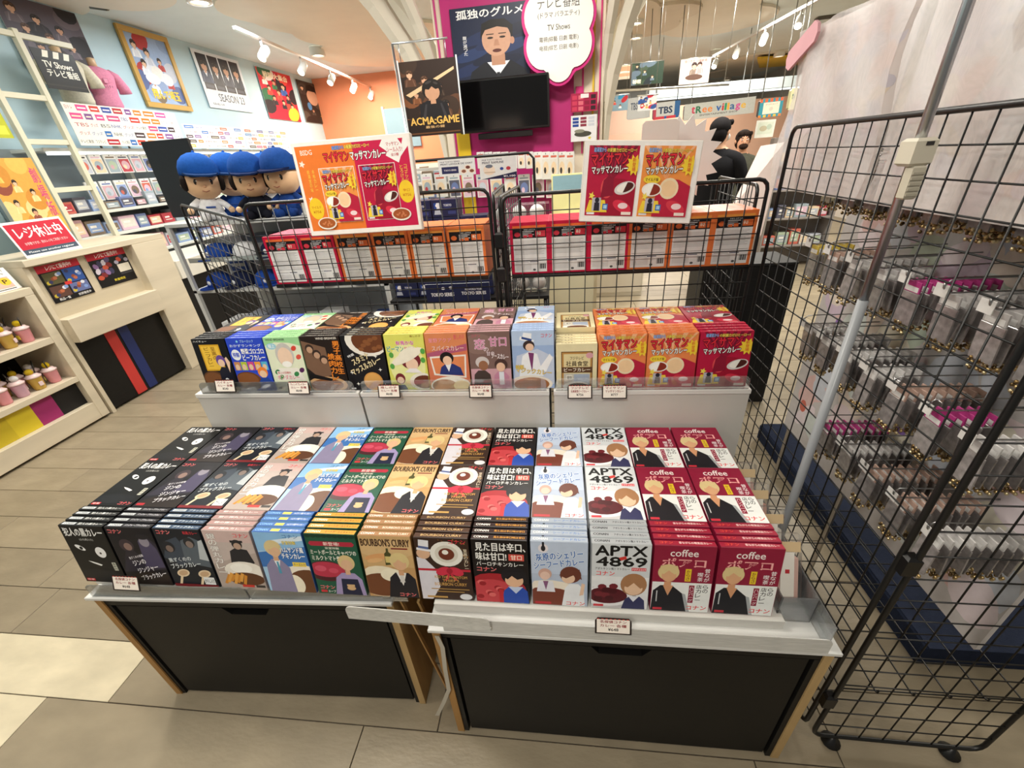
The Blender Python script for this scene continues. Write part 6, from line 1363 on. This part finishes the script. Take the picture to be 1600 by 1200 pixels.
hung('dark green poster of three figures hanging right of the pillar', 986, 94, 1038, 134, 6.0, crowd_art(90, 70, '#26382a', 43, ['#3a4a38', '#5a6a78', '#20282c'], 3, ('秘密', (4, 5, 28, 18))))
a = Art(90, 70); a.rect(0, 0, 90, 70, '#c3b4ac'); a.bust(42, 40, .5, '#2a1e1c', '#c9a088', '#7a6a5e'); a.bust(58, 42, .45, '#3a2420', '#d8ac94', '#b88a8a'); a.ell(44, 18, 26, 8, '#5a4238'); a.text('御上先生 日曜劇場', 12, 58, 78, 66, '#7a4a48')
hung('pale beige poster of a seated couple hanging beside the spot track', 1060, 88, 1112, 133, 6.0, a)
hung('orange and white wavy panel hanging between two posters', 964, 100, 985, 125, 6.2, Art(40, 50).rect(0, 0, 40, 50, '#d8c8b4').rect(0, 10, 40, 44, '#e09a78').ell(20, 24, 20, 4, '#e8e0d0').ell(24, 21, 12, 2, '#b8a890'))
hung('poster of red and blue fighters hanging below the row of posters', 945, 147, 982, 175, 5.4, crowd_art(80, 62, '#7f98a8', 45, ['#b03038', '#c8504a', '#3a86b0', '#e0e4ea'], 3))
hung('bright group poster hanging in front of the grey letter sign', 996, 147, 1027, 174, 5.2, crowd_art(80, 66, '#d9dce0', 47, ['#c83a4a', '#e8e0d8', '#3a5a9a', '#d8b45a'], 5))
def shop_sign(label, px0, py0, px1, py1, Y, art, col, t_=.06, border=None):
    p0 = at(px0, py1, 'y', Y); p1 = at(px1, py0, 'y', Y); w, h = p1.x-p0.x, p1.z-p0.z
    t = thing('shop_sign', label, 'sign', ((p0.x+p1.x)/2, Y, p0.z), (0, -.03, 0))
    MB().box(-w/2, 0, 0, w/2, t_, h, col, .02).build('sign_box', MT['plastic'], t)
    f = sheet(art, w, h); f.v = [(x, y-.0005, z) for x, y, z in f.v]; f.build('sign_face', MT['print'], t)
    for sx in (-1, 1): MB().tube([(sx*w*.4, .03, h-.002), (sx*w*.4, .03, CEIL-p0.z-.03)], .006, '#9a9a98', 6).build('hanger', MT['metal'], t)
a = Art(100, 50); a.rect(0, 0, 100, 50, '#a9a9a6'); a.text('TBS', 14, 22, 44, 38, '#24324a', bold=.05)
shop_sign('grey sign panel with dark letter T behind the bright group poster', 980, 150, 1018, 187, 7.0, a, '#a9a9a6')
a = Art(70, 50); a.rect(0, 0, 70, 50, '#2d5a88'); a.rect(0, 0, 14, 50, '#a83a4a'); a.rect(14, 0, 22, 50, '#2d4a78'); a.rect(4, 0, 60, 8, '#c23a44'); a.rect(30, 0, 36, 8, '#2d5a98'); a.rect(8, 8, 56, 50, '#b5b5b1'); a.text('TBS', 14, 16, 50, 36, '#2a3850', bold=.06)
shop_sign('grey sign reading TBS with red and blue striped border', 1020, 157, 1064, 187, 7.0, a, '#2d5a88')
a = Art(112, 34); a.rect(0, 0, 112, 34, '#b4b3ab')
x = 12
for ch, wd, c in (('t', 6, '#b83a50'), ('R', 9, '#2f6a4a'), ('e', 7.5, '#d87a3a'), ('e', 7.5, '#d8843a'), (' ', 3.5, ''), ('v', 8, '#2d5a9a'), ('i', 3, '#b83a3a'), ('l', 3, '#2f8a5a'), ('l', 3, '#d8a03a'), ('a', 7.5, '#2d5a8a'), ('g', 7.5, '#c84a8a'), ('e', 7.5, '#d8a83a')):
    if ch != ' ':
        tall = ch in 'tilR'; a.text(ch, x, 13 if ch != 'g' else 10, x+wd-.8, 27 if tall else 23, c, bold=.05)
    x += wd+1.2
a.text('ENTERTAINMENT SHOP', 26, 6, 86, 9.5, '#3a3a3a', bold=.02)
shop_sign('grey sign with multicoloured lettering over the far aisle', 1068, 152, 1182, 187, 7.0, a, '#b4b3ab')
a = Art(60, 46); a.rect(0, 0, 60, 46, '#3a8a98')
for k in range(5): a.rect(k*13, 38, k*13+7, 46, '#d8603a')
for k in range(5): a.rect(k*13, 0, k*13+7, 6, ('#d87a3a', '#e0b04a')[k % 2])
a.rect(10, 8, 52, 37, '#dcd3bf'); a.text('グッズショップ', 16, 30, 46, 34, '#6a5a4a'); a.ell(31, 20, 5, 5, '#c9bfae')
shop_sign('teal bordered sign with cream centre at far right', 1184, 152, 1226, 184, 6.6, a, '#2a3a40')
a = Art(30, 40); a.rect(0, 0, 30, 40, '#b9b58e'); a.text('tv', 8, 20, 22, 30, '#3a5a5a', bold=.04)
shop_sign('pale olive sign with two dark letters at the far right', 1231, 137, 1248, 172, 6.0, a, '#a9a57e')
t = thing('light_trough', 'long bright light trough over the far shops', 'light', (3.2, 9.0, at(1180, 141, 'y', 9.0).z)); MB().box(-1.6, 0, 0, 2.4, .3, .16, '#c9d4d8', .01).build('housing', MT['laminate'], t); MB().box(-1.55, .02, -.006, 2.35, .28, -.0005, '#e6f4fa').build('diffuser', MT['tube'], t)
for x in (-1.4, 0, 2.2): MB().tube([(x, .15, .159), (x, .15, CEIL-t.location.z-.001)], .008, '#b9b9b6', 6).build('hanger', MT['metal'], t)
# rail and shelves under the posters
t = thing('poster_rail', 'pale horizontal rail carrying clear film below the hanging posters', 'rail', (.62, 5.6, at(950, 142, 'y', 5.6).z)); MB().tube([(-.2, 0, 0), (1.2, 0, -.04)], .012, '#d9d9d2', 8).build('bar', MT['metal'], t); MB().box(-.18, -.004, -.42, .35, -.001, -.01, '#e6ecee').build('film_curtain', MT['film'], t)
for sx in (-.15, 1.15): MB().tube([(sx, 0, 0), (sx, 0, CEIL-t.location.z-.001)], .004, '#b9b9b6', 6).build('cord', MT['metal'], t)
def goods_shelf(label, x0, x1, y, tops, seed, col='#bdb8b0', h=1.55, tag_='far goods shelf'):
    q = random.Random(seed)
    t = thing('goods_shelf', label, 'shelving', (x0, y, 0)); W = x1-x0
    MB().box(0, .30, 0, W, .33, h, col, .002).build('back_panel', MT['laminate'], t)
    for x in (0, W-.02): MB().box(x, 0, 0, x+.02, .30, h, col, .002).build('side_panel', MT['laminate'], t)
    for z in tops: MB().box(.02, 0, z-.02, W-.02, .30, z, col, .002).build('shelf_board', MT['laminate'], t)
    for z in tops:
        x = x0+.05; i = 0
        while x < x1-.16 and i < 20:
            w = q.choice((.09, .12, .15)); hh = q.choice((.12, .16, .2)); carton(x+w/2, y+.13, z+.0005, w, .14, hh, q.choice(MC), q.choice(MC), f'goods box on {tag_}, {("lowest", "second", "third", "top")[tops.index(z)]} board, {ORDW[i]} from left', f'goods boxes on {tag_}'); x += w+.02; i += 1
goods_shelf('grey goods shelf behind the right promotion board', .55, 1.25, 6.3, (.3, .65, 1.0, 1.35), 51, tag_='the far middle shelf')
goods_shelf('magazine shelf at the far right beside the tall grid', 2.75, 3.6, 6.2, (.3, .65, 1.0, 1.30), 53, '#8a8480', at(1200, 216, 'y', 6.35).z-.001, 'the far right shelf')
goods_shelf('goods shelf along the far back behind the pillar', -2.9, -1.5, 6.4, (.3, .65, 1.0, 1.35), 57, tag_='the shelf left of the pillar')
goods_shelf('goods shelf below the orange wall', -3.6, -1.6, 8.9, (.3, .65, 1.0, 1.35), 58, '#cfc8bc', 1.6, 'the shelf below the orange wall')
card_sign('white picture sheet standing above the far right shelf', 1178, 186, 1213, 216, 6.35, Art(60, 50).rect(0, 0, 60, 50, '#cfcfc4').rect(6, 10, 54, 44, '#c2c8b8').ell(24, 26, 12, 8, '#b0a890').ell(42, 30, 8, 8, '#a8b4a4'), 'picture_sheet')
card_sign('blue grey rounded card at the far right above the shelf', 1224, 178, 1250, 216, 6.4, Art(40, 50).rect(0, 0, 40, 50, '#6a7a94').ell(20, 25, 14, 14, '#7f8ea8'), 'round_card')
a = Art(60, 90); a.rect(0, 0, 60, 90, '#dcc8c2'); a.rect(2, 2, 58, 88, '#e6d4cd')
C4 = [at(1140, 330, 'y', 2.12), at(1189, 368, 'y', 2.02), at(1226, 222, 'y', 2.5), at(1189, 228, 'y', 2.58)]
nv = (C4[1]-C4[0]).cross(C4[3]-C4[0]).normalized()*.008; bc_ = sum(C4, Vector())/4
vs = [q-bc_ for q in C4]+[q-bc_-nv for q in C4]
tag(MB().add(vs, [(0, 1, 2, 3), (7, 6, 5, 4), (0, 4, 5, 1), (1, 5, 6, 2), (2, 6, 7, 3), (3, 7, 4, 0)], '#e0cec8').build('pink_board', MT['paper'], None, bc_), 'blank pale pink board leaning behind the right rear grid', 'board')
t = thing('pink_board_stand', 'black stand holding the pale pink board behind the right rear grid', 'stand', (1.14, 2.62, 0)); MB().box(-.26, 0, 0, .26, .3, .95, '#1a1a1c', .004).build('cabinet', MT['dark'], t); MB().box(-.26, -.004, .95, .26, .3, .965, '#2a2a2c', .002).build('top', MT['dark'], t)
q_ = bc_-nv*1.2-Vector((1.14, 2.62, 0)); MB().tube([(q_.x, .1, .964), (q_.x, q_.y+.10, q_.z-.10), tuple(q_)], .008, '#2a2a2c', 8).build('prop_arm', MT['black'], t)
t = thing('white_cabinet', 'white low cabinet on the floor seen under the red packs', 'cabinet', (at(960, 455, 'z', 0).x, 5.15, 0)); MB().box(-.32, 0, 0, .30, .4, .62, '#d8d2c6', .004).build('body', MT['laminate'], t); MB().box(-.30, -.006, .05, -.02, 0, .58, '#e0dacf', .002).build('door', MT['laminate'], t); MB().box(.0, -.006, .05, .28, 0, .58, '#e0dacf', .002).build('door', MT['laminate'], t); MB().box(.0, -.012, .40, .05, -.006, .47, '#1a1a1c', .002).build('lock', MT['plastic'], t)

# ------------------------------------------------------------------ people
def figure(name, label, loc, rz, S, skin, hairc, top, legs, shoe, pose, hair_long=1.0, bulk=1.0, beard=None, mask=False, strap=None):
    """One continuous body grown from a jointed skeleton (metres for a height of 1.72, scaled by S)."""
    V = []; E_ = []; Rr = []
    def v(p, r, par=None):
        V.append(p); Rr.append(r)
        if par is not None: E_.append((par, len(V)-1))
        return len(V)-1
    pel = v((0, 0, .93), (.155*bulk, .115*bulk)); wa = v((0, 0, 1.08), (.15*bulk, .11*bulk), pel); ch = v((0, .0, 1.27), (.175*bulk, .125*bulk), wa); nb = v((0, .005, 1.42), (.085, .075), ch); nk = v((0, -.005, 1.50), (.054, .056), nb)
    h1 = v((0, -.02, 1.56), (.068, .078), nk); h2 = v((0, -.018, 1.635), (.080, .098), h1); h3 = v((0, -.01, 1.69), (.066, .082), h2)
    for sx in (-1, 1):
        st, ft = pose['legs'][0 if sx < 0 else 1]
        hp = v((sx*.09, 0, .88), (.098*bulk, .098*bulk), pel); kn = v((sx*.10, -.02+st*.5, .48), (.062*bulk, .066*bulk), hp); an = v((sx*.105, st, .085), (.042, .044), kn); v((sx*.11, st-.10, .045), (.040, .032), an); 
        el, ha = pose['arms'][0 if sx < 0 else 1]
        sh = v((sx*.175*bulk, .0, 1.38), (.066*bulk, .064*bulk), nb); e_ = v((sx*(.235*bulk)+el[0]*sx, el[1], 1.10+el[2]), (.047*bulk, .047*bulk), sh); wr = v((sx*.245*bulk+ha[0]*sx, ha[1], .86+ha[2]), (.030, .028), e_)
        d = (Vector(V[wr])-Vector(V[e_])).normalized(); pm = Vector(V[wr])+d*.06; pa = v(tuple(pm), (.034, .018), wr)
        o_ = Vector((0, 1, 0)) if abs(d.y) < .8 else Vector((0, 0, 1)); o_ = (o_-d*o_.dot(d)).normalized()
        for k in range(4):
            b0 = pm+o_*(.026-.0175*k)+d*.03; ln = (.034, .040, .038, .030)[k]; f1 = v(tuple(b0), (.0095, .0095), pa); f2 = v(tuple(b0+d*ln+Vector((-sx*.006, 0, 0))), (.0085, .0085), f1); v(tuple(b0+d*ln*1.8+Vector((-sx*.018, 0, 0))), (.0075, .0075), f2)
        tb = Vector(V[wr])+d*.03+o_*.03; t1 = v(tuple(tb), (.011, .011), wr); v(tuple(tb+d*.045+o_*.016), (.009, .009), t1)
    me = bpy.data.meshes.new('person'); me.from_pydata(V, E_, [])
    tmp = bpy.data.objects.new('person_tmp', me); COL.objects.link(tmp)
    md = tmp.modifiers.new('s', 'SKIN'); 
    for i, sv in enumerate(me.skin_vertices[0].data): sv.radius = Rr[i]; sv.use_root = (i == 0)
    ss = tmp.modifiers.new('u', 'SUBSURF'); ss.levels = 2
    dg = bpy.context.evaluated_depsgraph_get(); ev = tmp.evaluated_get(dg); m2 = ev.to_mesh()
    mb = MB(); vs = [tuple(q.co) for q in m2.vertices]
    grp = {}
    for p in m2.polygons:
        c = p.center; ax = abs(c.x)
        if c.z > 1.475: col = skin
        elif ax > .19*bulk and c.z < .875+max(pose['arms'][0][1][2], pose['arms'][1][1][2], 0) and pose.get('bare', False) is False and c.z < .86+pose['arms'][0 if c.x < 0 else 1][1][2] and c.z > .6: col = skin
        elif c.z < .10: col = shoe
        elif c.z < .86 and ax < .2*bulk: col = legs
        else: col = top
        grp.setdefault(col, []).append(tuple(p.vertices))
    fs = []; first = True
    for col, L in grp.items():
        c = lin(col)
        for f in L: mb.f.append(list(f)); mb.c.append(c); mb.sm.append(True)
    mb.v = vs; ev.to_mesh_clear(); bpy.data.objects.remove(tmp)
    o = mb.build(name, MT['fabric'], None, loc, (0, 0, rz)); o.scale = (S, S, S); tag(o, label, 'person')
    hm = MB(); hm.ball((0, .012, 1.655), (.094, .108, .092), hairc, 18, 10); hm.ball((0, .045, 1.60), (.088, .075, .085*hair_long), hairc, 16, 8)
    for k in range(9): hm.ball((-.07+.0175*k, -.085+abs(k-4)*.006, 1.695), (.02, .02, .026), hairc, 8, 5)
    hm.build('hair', MT['hair'], o)
    fc = MB()
    for sx in (-1, 1):
        fc.ball((sx*.033, -.104, 1.628), (.012, .006, .007), '#efe9e2', 8, 5); fc.ball((sx*.033, -.1085, 1.628), (.006, .004, .006), '#1c1410', 8, 5); fc.ball((sx*.034, -.103, 1.648), (.017, .006, .004), hairc, 8, 5); fc.ball((sx*.083, .002, 1.615), (.010, .018, .028), skin, 8, 6)
    fc.ball((0, -.116, 1.60), (.012, .016, .020), skin, 8, 6); fc.ball((0, -.103, 1.563), (.022, .008, .006), '#9a5a50', 8, 5); fc.build('face', MT['skin'], o)
    cb = MB(); cb.lathe([(.195*bulk, .80), (.185*bulk, .93), (.17*bulk, 1.08), (.195*bulk, 1.28), (.185*bulk, 1.38), (.10, 1.455), (.075, 1.48)], top, 20, Matrix.Diagonal((1, .72, 1, 1)), cap=False); cb.build('jacket', MT['fabric'], o)
    for sx in (0, 1):
        st = pose['legs'][sx][0]; q = -1 if sx == 0 else 1
        MB().ball((q*.108, st-.055, .040), (.050, .125, .042), shoe, 14, 8).ball((q*.108, st-.055, .014), (.052, .13, .014), '#d9d9d6', 14, 6).build('shoe', MT['plastic'], o)
    if beard: MB().ball((0, -.078, 1.555), (.056, .042, .036), beard, 12, 7).build('beard', MT['hair'], o)
    if mask: MB().ball((0, -.088, 1.575), (.062, .042, .046), '#e6e6e4', 12, 7).tube([(.058, -.075, 1.585), (.086, .0, 1.60), (.086, .012, 1.59), (.058, -.075, 1.56)], .0035, '#e6e6e4', 6).build('face_mask', MT['fabric'], o)
    if strap:
        MB().tube([(-.11, -.12, 1.40), (.02, -.155, 1.22), (.15, -.12, 1.0)], .014, strap, 6).build('bag_strap', MT['fabric'], o)
        MB().box(.15, -.06, .78, .25, .14, 1.06, strap, .03).build('shoulder_bag', MT['fabric'], o)
    return o
figure('person', 'person in black hooded jacket and dark jeans standing behind the right promotion board', (1.65, 5.12, .0), 2.35, 1.045, '#d8ac90', '#141214', '#17171a', '#1d2430', '#c9c9c6',
       dict(legs=((.10, 0), (-.12, 0)), arms=(((.02, -.05, 0), (.0, -.16, .06)), ((.02, -.04, 0), (.0, -.12, .05)))), 1.1, 1.22, mask=True)
figure('person', 'bearded person in olive vest with shoulder bag walking in the far aisle', (2.34, 6.35, .0), -.15, .985, '#c9967a', '#241a16', '#4a4a40', '#3a3c40', '#2a2a2a',
       dict(legs=((.14, 0), (-.14, 0)), arms=(((.02, -.06, 0), (-.02, -.20, .10)), ((.02, .05, 0), (.0, .02, .02)))), 1.0, 1.05, beard='#2a1c16', strap='#202024')
